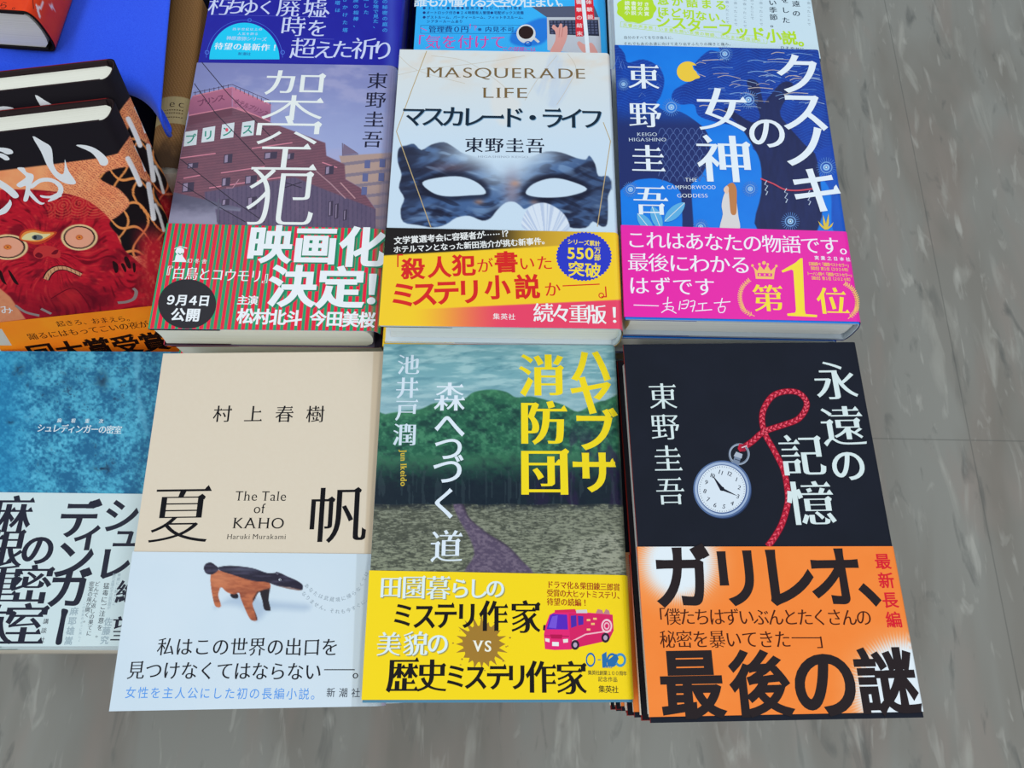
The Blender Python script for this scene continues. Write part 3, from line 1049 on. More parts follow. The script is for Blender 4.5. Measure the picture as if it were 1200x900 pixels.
    for x, y, a, s in ((312, 788, .75, 62), (180, 840, -.9, 58), (230, 815, -1.2, 56)):
        ca, sa = math.cos(a), math.sin(a)
        leaf = [(x + s * u * ca - s * v * sa * -1, y - s * u * sa + s * v * ca) for u, v in ((-1, 0), (-.6, .32), (0, .42), (.6, .3), (1, 0), (.6, -.3), (0, -.42), (-.6, -.32))]
        p.V(smooth_curve(g(leaf), k=3), (96, 176, 226))
        p.S(g([(x - s * ca, y + s * sa), (x + s * ca, y - s * sa)]), .8, (222, 232, 230))
    for dx, dy in ((-38, -30), (-15, -50), (10, -55), (32, -25), (-45, 0)):
        p.V(g((1000 - 8, 868), (1000 + dx * .6 - 6, 868 + dy * .6), (1000 + dx, 868 + dy * 1.35), (1000 + dx * .6 + 6, 868 + dy * .6), (1006, 868)), (226, 196, 70))
    W = (234, 242, 248)
    p.each([('ク', g(872, 160), 60), ('ス', g(898, 328), 61), ('ノ', g(908, 486), 65), ('キ', g(955, 686), 64), ('の', g(730, 425), 48), ('女', g(527, 322), 62), ('神', g(537, 545), 67)], W, 'mb', 1.08)
    p.each([('東', g(170, 172), 39), ('野', g(178, 346), 39), ('圭', g(191, 545), 41), ('吾', g(203, 735), 42)], W, 'mb', 1.02)
    p.L('KEIGO', g(142, 443), g(232, 443), 4.2, (214, 226, 240))
    p.L('HIGASHINO', g(104, 467), g(274, 467), 4.2, (214, 226, 240))
    p.L('THE', g(360, 650), g(414, 650), 4.6, W)
    p.L('CAMPHORWOOD', g(278, 684), g(498, 684), 4.6, W)
    p.L('GODDESS', g(324, 722), g(462, 722), 4.6, W)
    put('jacket', S.mesh('jacket'), GLOSS, root)
    # band
    f = crop(3.871, 715, 250)
    top = px_row(b, f(52, 54), f(1082, 84))
    B = Shape()
    b.wrap(B, (-h2 + .0011, -h2 + .0011), top, lambda X, Y: np.tile(np.array([240.0, 40, 170]), X.shape + (1,)), (236, 40, 168), (236, 40, 168), 0.0005, 3.0)
    q = Print(b, B, 0.0005)
    W = (248, 240, 248)
    q.T('これはあなたの物語です。', f(118, 120), f(1082, 150), 24, W, 'm', 1.06)
    q.T('最後にわかる', f(126, 222), f(590, 234), 25.5, W, 'm', 1.02)
    q.T('はずです', f(130, 328), f(428, 334), 25.5, W, 'm', 1.0)
    q.S(f((106, 417), (220, 421)), 1.1, W)
    for s in ([(238, 412), (280, 405)], [(262, 380), (256, 440)], [(248, 425), (285, 425), (282, 440)], [(232, 452), (262, 436), (300, 455)], [(318, 400), (312, 440)], [(330, 400), (355, 396), (345, 430), (322, 432)], [(322, 415), (350, 412)], [(362, 402), (384, 400), (372, 448)], [(362, 425), (385, 418)], [(398, 412), (440, 408)], [(420, 408), (418, 440)], [(385, 444), (462, 438)], [(470, 408), (545, 402)], [(508, 385), (498, 425)], [(490, 428), (520, 424), (515, 448), (495, 450), (490, 430)]):
        q.S(smooth_curve(f(s), False, 3), 1.2, W)
    Yl = (254, 226, 60)
    q.each([('第', f(714, 385), 38), ('位', f(1006, 398), 38)], Yl, 'mb', 1.0)
    one = f((776, 262), (840, 225), (862, 205), (872, 205), (882, 440), (886, 458), (938, 462), (937, 472), (804, 466), (802, 456), (838, 452), (842, 440), (830, 262), (822, 256), (782, 270))
    q.V(one, Yl)
    G = (252, 196, 110)
    q.V(f((655, 262), (645, 240), (668, 262), (678, 236), (697, 258), (712, 236), (728, 262), (752, 240), (745, 272), (742, 300), (660, 298)), G, [f((668, 272), (735, 274), (733, 288), (668, 286))])
    q.E(f(697, 226), 2.2, 2.2, G, 14)
    for x, y in ((645, 238), (676, 232), (714, 233), (753, 240)):
        q.E(f(x, y), 1.6, 1.6, G, 12)
    for x in (678, 700, 722):
        q.E(f(x, 280), 1.2, 1.2, G, 10)
    for arc, sg in (([(632, 302), (600, 335), (588, 375), (594, 415), (612, 445), (655, 468)], 1), ([(1062, 318), (1098, 345), (1117, 385), (1118, 425), (1108, 450), (1078, 480)], -1)):
        cv = smooth_curve(f(arc), False, 5)
        q.S(cv, .9, G)
        for k in range(1, len(cv) - 2, 1):
            (x0, y0), (x1, y1) = cv[k], cv[k + 1]
            L = math.hypot(x1 - x0, y1 - y0) + 1e-6
            nx, ny = -(y1 - y0) / L, (x1 - x0) / L
            for s in (1, -1):
                q.S([(x0, y0), (x0 + s * nx * 2.6 - (x1 - x0) / L * 1.6, y0 + s * ny * 2.6 - (y1 - y0) / L * 1.6)], 1.1, G)
    q.T('実業之日本社', f(936, 203), f(1078, 210), 5.2, W, 'gb', 1.1)
    q.T('日販調べ「週間ベストセラー」', f(906, 230), f(1082, 238), 3.9, G, 'gb', 1.3)
    q.T('【総合】第１位（２０２４年）', f(908, 250), f(1080, 258), 3.7, G, 'gb', 1.3)
    q.T('トーハン調べ「週間ベストセラー」', f(898, 274), f(1096, 283), 3.9, G, 'gb', 1.3)
    q.T('【総合】第１位（２０２４年）', f(912, 294), f(1090, 302), 3.7, G, 'gb', 1.3)
    put('belly_band', B.mesh('belly_band'), GLOSS, root)
    boards(b, root, (196, 206, 214), .0018)
    page_block(b, PAGES, 0.0030, 0.0022, 0.003, root, back=.001)
    stack(root, b, n, 'blue night-tree book', 'stack of night-tree books', [(-.0045, -.0005, .004), (-.006, .001, -.004), (.001, 0, 0)])

tree_book()

# ------------------------------------------------------------------ book: beige cover, pale band with a carved wooden tapir
def tapir_book():
    n = 5
    T = stack_T(-0.0158, n)
    b = Book(flat(-0.1300, 0.0790, -0.0158, 0.0580, T), 0.1330, 0.1912, T, 0.0045)
    root = empty('paperback_book', b.m4, 'beige book with pale band showing a carved brown tapir with dark back', 'book')
    g = crop(3.6, 150, 400)
    h2 = b.h / 2
    def paint(X, Y):
        e = step(b.w * 0, 1, (X - (447 - .06 * (Y - 414))) / 2)
        c = np.tile(np.array([224.0, 209, 186]), X.shape + (1,))
        xl = b.px2loc
        c = mix(c, (226, 212, 190), fbm(X / 3, Y / 3, 3))
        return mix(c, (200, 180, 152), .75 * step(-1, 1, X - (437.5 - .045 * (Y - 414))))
    S = Shape()
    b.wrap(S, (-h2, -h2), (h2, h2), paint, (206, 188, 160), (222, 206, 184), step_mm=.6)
    p = Print(b, S, 0.0)
    K = (20, 20, 24)
    p.T('村上春樹', g(398, 305), g(790, 306), 22.5, K, 'm', 1.0)
    p.each([('夏', g(222, 728), 74), ('帆', g(884, 730), 72)], K, 'm', 1.0)
    p.L('The Tale', g(450, 672), g(665, 673), 12, K)
    p.L('of', g(529, 725), g(577, 725), 12, K)
    p.L('KAHO', g(440, 789), g(655, 790), 13.5, K)
    p.L('Haruki Murakami', g(416, 834), g(665, 834), 6.2, K)
    put('jacket', S.mesh('jacket'), MATTE, root)
    f = crop(3.636, 120, 630)
    top = px_row(b, f(130, 60), f(1140, 70))
    body = smooth_curve(f((468, 150), (480, 138), (500, 140), (560, 155), (640, 178), (700, 184), (716, 200), (712, 222), (690, 222), (664, 236), (650, 262), (640, 285), (656, 330), (660, 352), (640, 354), (625, 340), (606, 300), (588, 255), (582, 236), (560, 242), (530, 232), (508, 212), (498, 224), (494, 250), (502, 275), (505, 292), (496, 298), (480, 290), (470, 255), (462, 205), (460, 165)), k=4)
    back = smooth_curve(f((492, 128), (520, 121), (560, 120), (640, 130), (700, 150), (735, 150), (755, 150), (790, 166), (830, 184), (853, 202), (852, 222), (836, 222), (800, 212), (745, 206), (700, 190), (640, 184), (560, 160), (505, 142)), k=4)
    leg2 = smooth_curve(f((672, 220), (712, 214), (708, 262), (716, 300), (714, 312), (690, 306), (682, 270)), k=4)
    leg3 = smooth_curve(f((545, 242), (575, 240), (578, 258), (556, 258)), k=4)
    tail = smooth_curve(f((432, 132), (440, 112), (462, 106), (482, 118), (496, 132), (484, 148), (464, 158), (442, 152)), k=4)
    sh1 = smooth_curve(f((480, 298), (560, 250), (640, 245), (700, 270), (870, 285), (860, 310), (720, 305), (660, 352), (600, 300), (520, 285)), k=3)
    def bp(X, Y):
        c = mix((216, 228, 236), (206, 222, 232), fbm(X / 90, Y / 90, 2))
        c = mix(c, (150, 172, 198), .55 * soft_in(X, Y, sh1, 6))
        x, y = (X - 120) * 3.636, (Y - 630) * 3.636
        grain = fbm(X / 9 + Y / 30, Y / 2.2, 8)
        wood = mix((196, 112, 74), (164, 86, 58), step(.3, .75, grain))
        wood = mix(wood, (110, 56, 44), step(-4, 40, (y - 205) - (x - 500) * .02) * .3 * step(.4, .6, noise(X / 14, Y / 6, 5)))
        wood = mix(wood, (226, 148, 104), .5 * np.exp(-((x - 500) / 50) ** 2 - ((y - 175) / 40) ** 2))
        wood = mix(wood, (60, 34, 34), step(12, 0, seg_dist(x, y, [(712, 222), (664, 236), (648, 262), (652, 300), (664, 350)])))
        c = mix(c, (34, 28, 36), soft_in(X, Y, leg3, .5))
        c = mix(c, (38, 32, 40), soft_in(X, Y, leg2, .5))
        c = mix(c, wood, soft_in(X, Y, body, .5))
        dk = mix((38, 34, 52), (66, 62, 84), step(.4, .8, fbm(X / 14, Y / 3, 4)))
        dk = mix(dk, (112, 118, 140), .5 * np.exp(-((x - 600) / 110) ** 2 - ((y - 136) / 8) ** 2))
        c = mix(c, dk, soft_in(X, Y, tail, .5))
        c = mix(c, dk, soft_in(X, Y, back, .5))
        c = mix(c, (120, 84, 74), soft_in(X, Y, f((745, 206), (800, 212), (850, 222), (838, 226), (790, 218)), .6) * .8)
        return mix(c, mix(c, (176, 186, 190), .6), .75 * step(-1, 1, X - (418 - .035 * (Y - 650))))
    B = Shape()
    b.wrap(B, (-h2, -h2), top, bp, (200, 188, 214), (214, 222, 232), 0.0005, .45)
    q = Print(b, B, 0.0005)
    q.V(f((735, 152), (742, 145), (755, 150), (748, 160)), (90, 88, 104))
    q.E(f(757, 180), 1.6, 1.4, (200, 204, 214), 12)
    q.E(f(758, 181), .8, .8, (20, 20, 28), 10)
    G = (150, 164, 174)
    def curve_text(text, pts, size):
        cv = smooth_curve(f(pts), False, 12)
        L = [0]
        for a, c in zip(cv[:-1], cv[1:]):
            L.append(L[-1] + math.hypot(c[0] - a[0], c[1] - a[1]))
        for i, ch in enumerate(text):
            s = L[-1] * i / (len(text) - 1)
            k = max(1, min(int(np.searchsorted(L, s)), len(cv) - 1))
            t = (s - L[k - 1]) / (L[k] - L[k - 1])
            x, y = cv[k - 1][0] + (cv[k][0] - cv[k - 1][0]) * t, cv[k - 1][1] + (cv[k][1] - cv[k - 1][1]) * t
            q.T(ch, (x, y), None, size, G, 'm', rot=-math.atan2(cv[k][1] - cv[k - 1][1], cv[k][0] - cv[k - 1][0]))
    curve_text('あなたは武蔵境に帰らなくては', [(872, 206), (920, 245), (990, 264), (1050, 250), (1095, 215), (1125, 155)], 5.6)
    curve_text('なりません。それも今すぐに。', [(860, 240), (910, 285), (980, 312), (1040, 312), (1090, 290), (1130, 262)], 5.6)
    q.T('私はこの世界の出口を', f(272, 464), f(970, 466), 21, (18, 20, 28), 'm', 1.04)
    q.T('見つけなくてはならない', f(145, 564), f(898, 570), 21, (18, 20, 28), 'm', 1.04)
    q.S(f((945, 563), (1076, 563)), 1.1, (18, 20, 28))
    q.T('。', f(1102, 566), None, 20, (18, 20, 28), 'm')
    q.T('女性を主人公にした初の長編小説。', f(122, 660), f(912, 666), 13, (76, 152, 232), 'g', 1.05)
    q.T('新潮社', f(974, 660), f(1080, 661), 10.5, (60, 66, 76), 'm', 1.05)
    put('belly_band', B.mesh('belly_band'), GLOSS, root)
    page_block(b, PAGES_CREAM, 0.0006, 0.0008, 0.001, root)
    stack(root, b, n, 'beige tapir book', 'stack of tapir books', [(.0068, .0018, .012), (.001, .002, -.006)])

tapir_book()

# ------------------------------------------------------------------ book: green hill and field path, yellow band with a fire engine
def hill_book():
    n = 5
    T = stack_T(-0.0090, n)
    b = Book(flat(-0.0035, 0.0870, -0.0090, 0.0419, T), 0.1338, 0.1910, T, 0.0035)
    root = empty('paperback_book', b.m4, 'book with dark green hill and field path cover and yellow fire engine band', 'book')
    g = crop(3.4625, 420, 390)
    hill = smooth_curve(g((60, 350), (110, 330), (180, 318), (250, 310), (310, 285), (380, 280), (430, 268), (470, 240), (540, 230), (600, 240), (640, 262), (700, 258), (770, 275), (830, 292), (890, 320), (950, 290), (1000, 275), (1100, 280), (1110, 720), (60, 720)), k=4)
    path = smooth_curve(g((385, 695), (425, 695), (450, 750), (520, 810), (600, 860), (660, 920), (700, 990), (440, 990), (470, 900), (450, 830), (410, 760)), k=4)
    lightp = smooth_curve(g((820, 900), (880, 850), (1100, 810), (1110, 990), (760, 990)), k=3)
    def paint(X, Y):
        st = fbm(X / 26, Y / 4.5, 3)
        c = mix((120, 170, 178), (162, 200, 202), step(.35, .7, st))
        c = mix(c, (84, 136, 150), .6 * step(.55, .8, fbm(X / 18 + Y / 8, Y / 6, 13)))
        c = mix(c, (160, 188, 196), .5 * step(430, 480, Y))
        x, y = (X - 420) * 3.4625, (Y - 390) * 3.4625
        tx = fbm(X / 4.5, Y / 3.5, 6)
        hl = mix((40, 96, 74), (70, 134, 100), step(.35, .75, tx))
        hl = mix(hl, (24, 58, 56), step(.45, .8, fbm(X / 9, Y / 7, 16)) * .8)
        edge = seg_dist(X, Y, [q for q in hill if q[1] < 560])
        hl = mix(hl, (76, 140, 98), .45 * step(14, 2, edge))
        hl = mix(hl, (20, 30, 44), step(470, 640, y + 90 * (tx - .5)) * .92)
        hl = mix(hl, (44, 30, 66), .7 * step(.52, .75, fbm(X / 12, Y / 30, 26)) * step(330, 480, y) * step(640, 780, x))
        trunks = (noise(X / 2.2, Y / 26, 31) > .72) & (y > 560)
        hl = mix(hl, (64, 80, 84), .35 * trunks)
        c = mix(c, hl, soft_in(X, Y, hill, 1.0))
        fx = fbm(X / 5 + Y / 3, Y / 1.1, 41)
        fd = mix((80, 84, 72), (140, 144, 124), step(.3, .7, fx + .12 * (step(430, 740, X) - .5)))
        fd = mix(fd, (52, 56, 54), .7 * step(.6, .8, fbm(X / 3, Y / 1.5, 43)))
        fd = mix(fd, (150, 156, 128), .5 * step(800, 960, y) * step(.4, .6, fx))
        fd = mix(fd, (166, 168, 150), .65 * soft_in(X, Y, lightp, 4) * step(.35, .6, fx))
        fd = mix(fd, (34, 40, 46), .8 * np.exp(-((y - 700) / 16) ** 2) * step(.3, .6, tx))
        pa = mix((88, 76, 98), (118, 104, 122), step(.35, .7, fbm(X / 3, Y / 2, 51)))
        pa = mix(pa, (52, 44, 60), step(5, 0, seg_dist(X, Y, g([(425, 695), (455, 750), (530, 812), (610, 862), (680, 930)]))) * .8)
        fd = mix(fd, pa, soft_in(X, Y, path, 1.5))
        c = mix(c, fd, step(693, 699, y + 2 * np.sin(x / 30)))
        return mix(c, (86, 138, 164), step(812, 816, Y))
    S = Shape()
    h2 = b.h / 2
    b.wrap(S, (-h2, -h2), (h2, h2), paint, (110, 120, 112), (90, 130, 150))
    p = Print(b, S, 0.0)
    W, Yl = (226, 236, 244), (250, 222, 30)
    p.each([('池', g(203, 128), 27), ('井', g(198, 222), 28), ('戸', g(196, 312), 28), ('潤', g(188, 412), 29)], (214, 228, 238), 'mb', 1.02)
    p.L('Jun Ikeido', g(171, 474), g(171, 622), 7.5, (212, 184, 60), 'lb')
    p.each([('森', g(370, 258), 37), ('へ', g(370, 372), 38), ('つ', g(366, 465), 36), ('づ', g(364, 555), 38), ('く', g(352, 690), 38), ('道', g(357, 865), 39)], W, 'mb', 1.05)
    p.each([('消', g(744, 170), 56), ('防', g(750, 362), 57), ('団', g(755, 562), 60), ('ハ', g(942, 130), 50), ('ヤ', g(946, 252), 52), ('ブ', g(962, 395), 54), ('サ', g(958, 562), 54)], Yl, 'mx', 1.02)
    put('jacket', S.mesh('jacket'), GLOSS, root)
    f = crop(3.3333, 410, 640)
    top = px_row(b, f(80, 95), f(1090, 114))
    B = Shape()
    b.wrap(B, (-h2 + .0013, -h2 + .0013), top, lambda X, Y: np.tile(np.array([254.0, 220, 26]), X.shape + (1,)), (236, 200, 20), (250, 214, 24), 0.0005, 3.0)
    q = Print(b, B, 0.0005)
    K = (24, 20, 20)
    for (dx, dy, c) in ((1.3, 1.3, (190, 168, 70)), (.6, .6, (150, 150, 110)), (0, 0, (226, 240, 240))):
        d = lambda X, Y: (f(X, Y)[0] + dx, f(X, Y)[1] + dy)
        q.each([('田', d(160, 160), 27), ('園', d(250, 160), 29), ('暮', d(345, 162), 29), ('ら', d(430, 165), 25), ('し', d(500, 165), 25), ('の', d(568, 165), 24), ('美', d(152, 382), 29), ('貌', d(256, 380), 30), ('の', d(344, 380), 27)], c, 'mb', 1.0)
    splash = []
    rnd = random.Random(8)
    for i in range(60):
        a = i / 60 * 2 * math.pi
        k = 72 + (rnd.uniform(14, 44) if i % 3 == 0 else rnd.uniform(-4, 6))
        splash.append((515 + k * math.cos(a), 383 + k * 1.02 * math.sin(a)))
    q.V(f(splash), (166, 124, 48))
    for i in range(14):
        a, k = rnd.uniform(0, 6.28), rnd.uniform(92, 120)
        q.E(f(515 + k * math.cos(a), 383 + k * math.sin(a)), rnd.uniform(.5, 1.3), rnd.uniform(.5, 1.2), (166, 124, 48), 10)
    q.L('VS', f(478, 411), f(552, 412), 13.5, (246, 244, 226), 'lb')
    q.each([('ミ', f(208, 268), 27), ('ス', f(292, 272), 29), ('テ', f(374, 270), 29), ('リ', f(457, 270), 29), ('作', f(560, 272), 34), ('家', f(686, 276), 36)], K, 'mx', 1.12)
    q.each([('歴', f(206, 503), 38), ('史', f(320, 504), 36), ('ミ', f(414, 507), 27), ('ス', f(492, 510), 29), ('テ', f(578, 510), 29), ('リ', f(652, 510), 29), ('作', f(745, 510), 36), ('家', f(865, 514), 37)], K, 'mx', 1.08)
    R = (164, 44, 24)
    q.T('ドラマ化＆柴田錬三郎賞', f(782, 150), f(1042, 161), 8.0, R, 'mb', 1.15)
    q.T('受賞の大ヒットミステリ、', f(782, 183), f(1056, 193), 8.0, R, 'mb', 1.15)
    q.T('待望の続編！', f(782, 217), f(918, 221), 8.0, R, 'mb', 1.15)
    # fire engine
    q.V(f((762, 402), (758, 345), (764, 310), (780, 268), (800, 258), (850, 256), (905, 258), (1026, 268), (1030, 330), (1012, 368), (905, 392), (862, 404), (800, 406)), (236, 40, 116))
    q.V(f((855, 262), (1026, 268), (1030, 330), (1012, 368), (905, 392), (862, 404), (858, 330)), (222, 34, 100))
    q.V(f((768, 325), (782, 272), (792, 265), (848, 268), (852, 326)), (90, 40, 190))
    q.V(f((776, 318), (790, 275), (812, 270), (806, 322)), (122, 84, 216))
    q.V(f((862, 272), (884, 270), (886, 312), (864, 320)), (78, 44, 170))
    q.V(f((890, 272), (912, 274), (912, 306), (892, 310)), (78, 44, 170))
    q.V(f((800, 250), (880, 246), (884, 258), (800, 260)), (226, 36, 90))
    q.V(f((884, 250), (925, 248), (928, 262), (884, 262)), (214, 210, 214))
    q.V(f((960, 262), (968, 246), (985, 250), (990, 264), (1000, 246), (1012, 252), (1016, 268)), (200, 130, 140))
    q.S(f((868, 372), (920, 345), (1020, 330)), 1.6, (250, 190, 200))
    for x, y in ((925, 285), (942, 300), (925, 322), (950, 280)):
        q.V(f((x, y), (x + 14, y), (x + 14, y + 8), (x, y + 8)), (250, 200, 120))
    q.E(f(1003, 312), 6.4, 8.2, (250, 206, 214), 26, ring=.72)
    q.E(f(1003, 312), 3.4, 4.4, (250, 190, 204), 22, ring=.6)
    q.S(f((760, 350), (856, 352)), .9, (180, 20, 80))
    q.V(f((782, 345), (830, 346), (828, 362), (786, 361)), (190, 18, 80))
    q.V(f((790, 374), (816, 375), (816, 391), (790, 390)), (240, 240, 236))
    q.V(f((762, 360), (780, 362), (780, 376), (764, 372)), (240, 236, 226))
    q.V(f((832, 364), (852, 362), (852, 376), (834, 378)), (240, 236, 226))
    q.V(f((756, 308), (764, 308), (762, 330), (754, 328)), (40, 30, 50))
    for x, y in ((880, 386), (998, 358)):
        q.E(f(x, y), 4.8, 5.8, (46, 30, 50), 22)
        q.E(f(x, y), 2.4, 3.0, (190, 170, 190), 16)
    Bl = (38, 112, 176)
    q.E(f(940, 444), 5.6, 8.4, Bl, 30, ring=.72)
    q.S(f((968, 444), (980, 444)), 1.0, Bl)
    q.V(f((984, 424), (1002, 412), (1004, 472), (986, 472)), Bl)
    q.E(f(1024, 445), 6.4, 8.2, Bl, 30, ring=.66)
    q.E(f(1056, 445), 6.8, 8.2, (70, 150, 200), 30, ring=.62)
    q.V(f((1004, 448), (1040, 420), (1050, 440), (1030, 470), (1006, 470)), Bl)
    q.T('集英社', f(992, 470), f(1018, 471), 3.8, Bl, 'gb')
    q.T('集英社創業１００周年', f(937, 494), f(1074, 497), 5.0, (70, 60, 50), 'm', 1.1)
    q.T('記念作品', f(978, 519), f(1036, 521), 5.4, (70, 60, 50), 'm', 1.1)
    q.T('集英社', f(984, 558), f(1036, 560), 8.2, (44, 36, 30), 'm', 1.05)
    put('belly_band', B.mesh('belly_band'), GLOSS, root)
    page_block(b, PAGES, 0.0012, 0.0010, 0.0012, root)
    stack(root, b, n, 'green hill book', 'stack of green hill books', [(.0005, .0025, .003), (0, .003, 0), (.001, .002, 0)])

hill_book()

# ------------------------------------------------------------------ book: black cover with a pocket watch on a red cord, orange band
def watch_book():
    n = 5
    T = stack_T(0.0068, n)
    b = Book(flat(0.1319, 0.0862, 0.0068, 0.0584, T), 0.1314, 0.1934, T, 0.003)
    root = empty('hardcover_book', b.m4, 'black book with silver pocket watch on red cord and orange band', 'book')
    g = crop(3.4618, 720, 390)
    h2 = b.h / 2
    S = Shape()
    b.wrap(S, (-h2, -h2), (h2, h2), lambda X, Y: mix((26, 30, 40), (30, 34, 46), fbm(X / 30, Y / 30, 4)), (22, 20, 32), (150, 40, 34), step_mm=1.5)
    p = Print(b, S, 0.0)
    # cord: dark edge, red body, braided highlights
    cord = smooth_curve(g([(622, 866), (648, 832), (680, 775), (702, 700), (704, 650), (688, 560), (650, 480), (614, 415), (600, 360), (606, 310), (640, 258), (690, 238), (745, 242), (778, 275), (776, 310), (745, 350), (690, 372), (640, 388), (600, 405), (560, 440), (522, 466)]), False, 10)
    p.S(cord, 8.2, (96, 18, 34))
    p.S(cord, 6.6, (190, 34, 58))
    for i in range(2, len(cord) - 3, 2):
        (x0, y0), (x1, y1) = cord[i], cord[i + 1]
        L = math.hypot(x1 - x0, y1 - y0) + 1e-6
        tx, ty = (x1 - x0) / L, (y1 - y0) / L
        s = 1 if (i // 2) % 2 else -1
        p.S([(x0 - ty * 2.6 * s - tx * .6, y0 + tx * 2.6 * s - ty * .6), (x0 + tx * 1.8, y0 + ty * 1.8)], 1.5, (236, 92, 110))
        p.S([(x0 + ty * 2.8 * s, y0 - tx * 2.8 * s), (x0 + tx * 2.2 + ty * .2 * s, y0 + ty * 2.2)], .8, (120, 16, 40))
    # watch
    def ring(c, R, r, col):
        p.E(g(*c), R / 3.4618, R / 3.4618, col, 56, ring=r / R)
    p.E(g(506, 492), 43 / 3.4618, 44 / 3.4618, (158, 170, 186), 40, ring=.80)
    p.E(g(504, 490), 41 / 3.4618, 41 / 3.4618, (92, 104, 124), 40, ring=.94)
    p.V(g((478, 530), (492, 488), (516, 496), (504, 540)), (124, 138, 160))
    p.V(g((484, 500), (494, 482), (520, 492), (516, 510)), (176, 186, 200))
    p.S(g([(488, 512), (512, 520)]), 1.0, (60, 70, 92))
    p.E(g(441, 640), 116 / 3.4618, 114 / 3.4618, (44, 62, 98), 60)
    p.E(g(437, 634), 117 / 3.4618, 116 / 3.4618, (88, 112, 154), 60)
    p.E(g(436, 633), 110 / 3.4618, 109 / 3.4618, (168, 186, 212), 60)
    p.E(g(437, 634), 101 / 3.4618, 100 / 3.4618, (76, 100, 146), 60)
    p.E(g(436, 633), 97 / 3.4618, 96 / 3.4618, (222, 232, 240), 60)
    for k in range(1, 13):
        a = math.radians(24 + 30 * k)
        u, v = math.sin(a), -math.cos(a)
        s = str(k)
        x, y = 437 + 70 * u, 634 + 70 * v
        for j, ch in enumerate(s):
            off = (j - (len(s) - 1) / 2) * 12
            cx, cy = x + off * math.cos(math.radians(24)), y + off * math.sin(math.radians(24))
            V, Tt = cook(ch, .012, -.005, 0)
            e = b.px2loc(*g(cx + 13, cy)) - b.px2loc(*g(cx - 13, cy))
            sc = np.hypot(*e)
            ca, sa = math.cos(-math.radians(24)), math.sin(-math.radians(24))
            Q = (V - np.array([V[:, 0].max() / 2, .37])) * sc
            p.put(np.stack([Q[:, 0] * ca - Q[:, 1] * sa, Q[:, 0] * sa + Q[:, 1] * ca], 1) + b.px2loc(*g(cx, cy)), Tt, (40, 46, 62))
    for k in range(60):
        a = math.radians(6 * k + 24)
        u, v = math.sin(a), -math.cos(a)
        p.S(g([(437 + 88 * u, 634 + 88 * v), (437 + 93 * u, 634 + 93 * v)]), .45, (70, 80, 104))
    p.V(g((441, 628), (430, 640), (396, 575)), (30, 34, 48))
    p.V(g((434, 626), (430, 637), (504, 664)), (30, 34, 48))
    p.E(g(437, 633), 2.6, 2.5, (24, 28, 40), 16)
    for a in (0, 1, 2):
        p.S(g([(512 + a * 8, 452), (506 + a * 9, 470), (514 + a * 8, 480)]), 3.4, (196 - 20 * a, 36, 60))
    p.S(g([(516, 466), (538, 458)]), 1.2, (230, 210, 214))
    W = (220, 234, 232)
    p.T('東野圭吾', g(196, 256), g(226, 642), 35, W, 'm', 1.0)
    p.each([('永', g(896, 193), 52), ('遠', g(925, 376), 53), ('の', g(948, 535), 44), ('記', g(762, 497), 54), ('憶', g(797, 690), 57)], W, 'mb', 1.0)
    put('jacket', S.mesh('jacket'), MATTE, root)
    # band
    f = crop(3.243, 730, 630)
    top = px_row(b, f(52, 35), f(1042, 33))
    def bp(X, Y):
        x, y = (X - 730) * 3.243, (Y - 630) * 3.243
        c = mix((254, 142, 64), (250, 134, 56), fbm(X / 30, Y / 30, 2))
        for cx, cy, r in ((215, 95, 118), (1065, 575, 165)):
            d = np.hypot(x - cx, y - cy)
            a = np.arctan2(y - cy, x - cx)
            sp = .5 + .5 * np.cos(a * 110)
            t = step(r + 70, r - 10, d + 26 * sp)
            c = mix(c, (254, 190, 140), .35 * step(r + 130, r, d))
            c = mix(c, (232, 240, 244), t)
        return c
    B = Shape()
    b.wrap(B, (-h2 + .0026, -h2 + .0026), top, bp, (226, 232, 236), (238, 120, 90), 0.0005, .4, edge=((216, 60, 36), (236, 222, 204)))
    q = Print(b, B, 0.0005)
    K = (42, 34, 36)
    q.each([('ガ', f(226, 146), 70), ('リ', f(432, 148), 66), ('レ', f(622, 146), 70), ('オ', f(808, 146), 66), ('、', f(990, 143), 66)], K, 'gx', 1.12)
    q.T('「僕たちはずいぶんとたくさんの', f(132, 300), f(914, 303), 19.5, (74, 30, 18), 'm', 1.06)
    q.T('秘密を暴いてきた', f(170, 386), f(606, 386), 20, (74, 30, 18), 'm', 1.06)
    q.S(f((640, 381), (754, 381)), 1.2, (74, 30, 18))
    q.T('」', f(764, 388), None, 20, (74, 30, 18), 'm')
    q.T('最新長編', f(986, 90), f(1028, 312), 19, (222, 36, 50), 'gb', 1.0)
    q.each([('最', f(260, 553), 75), ('後', f(520, 552), 71), ('の', f(766, 548), 80), ('謎', f(1000, 542), 71)], K, 'gx', 1.06)
    put('belly_band', B.mesh('belly_band'), MATTE, root)
    boards(b, root, (26, 24, 30), .0018)
    page_block(b, PAGES, 0.0030, 0.0022, 0.003, root)
    stack(root, b, n, 'black pocket-watch book', 'stack of pocket-watch books', [(-.0035, .0015, .004), (.0005, .002, .0), (-.002, .003, .004), (-.001, .002, 0)])

watch_book()

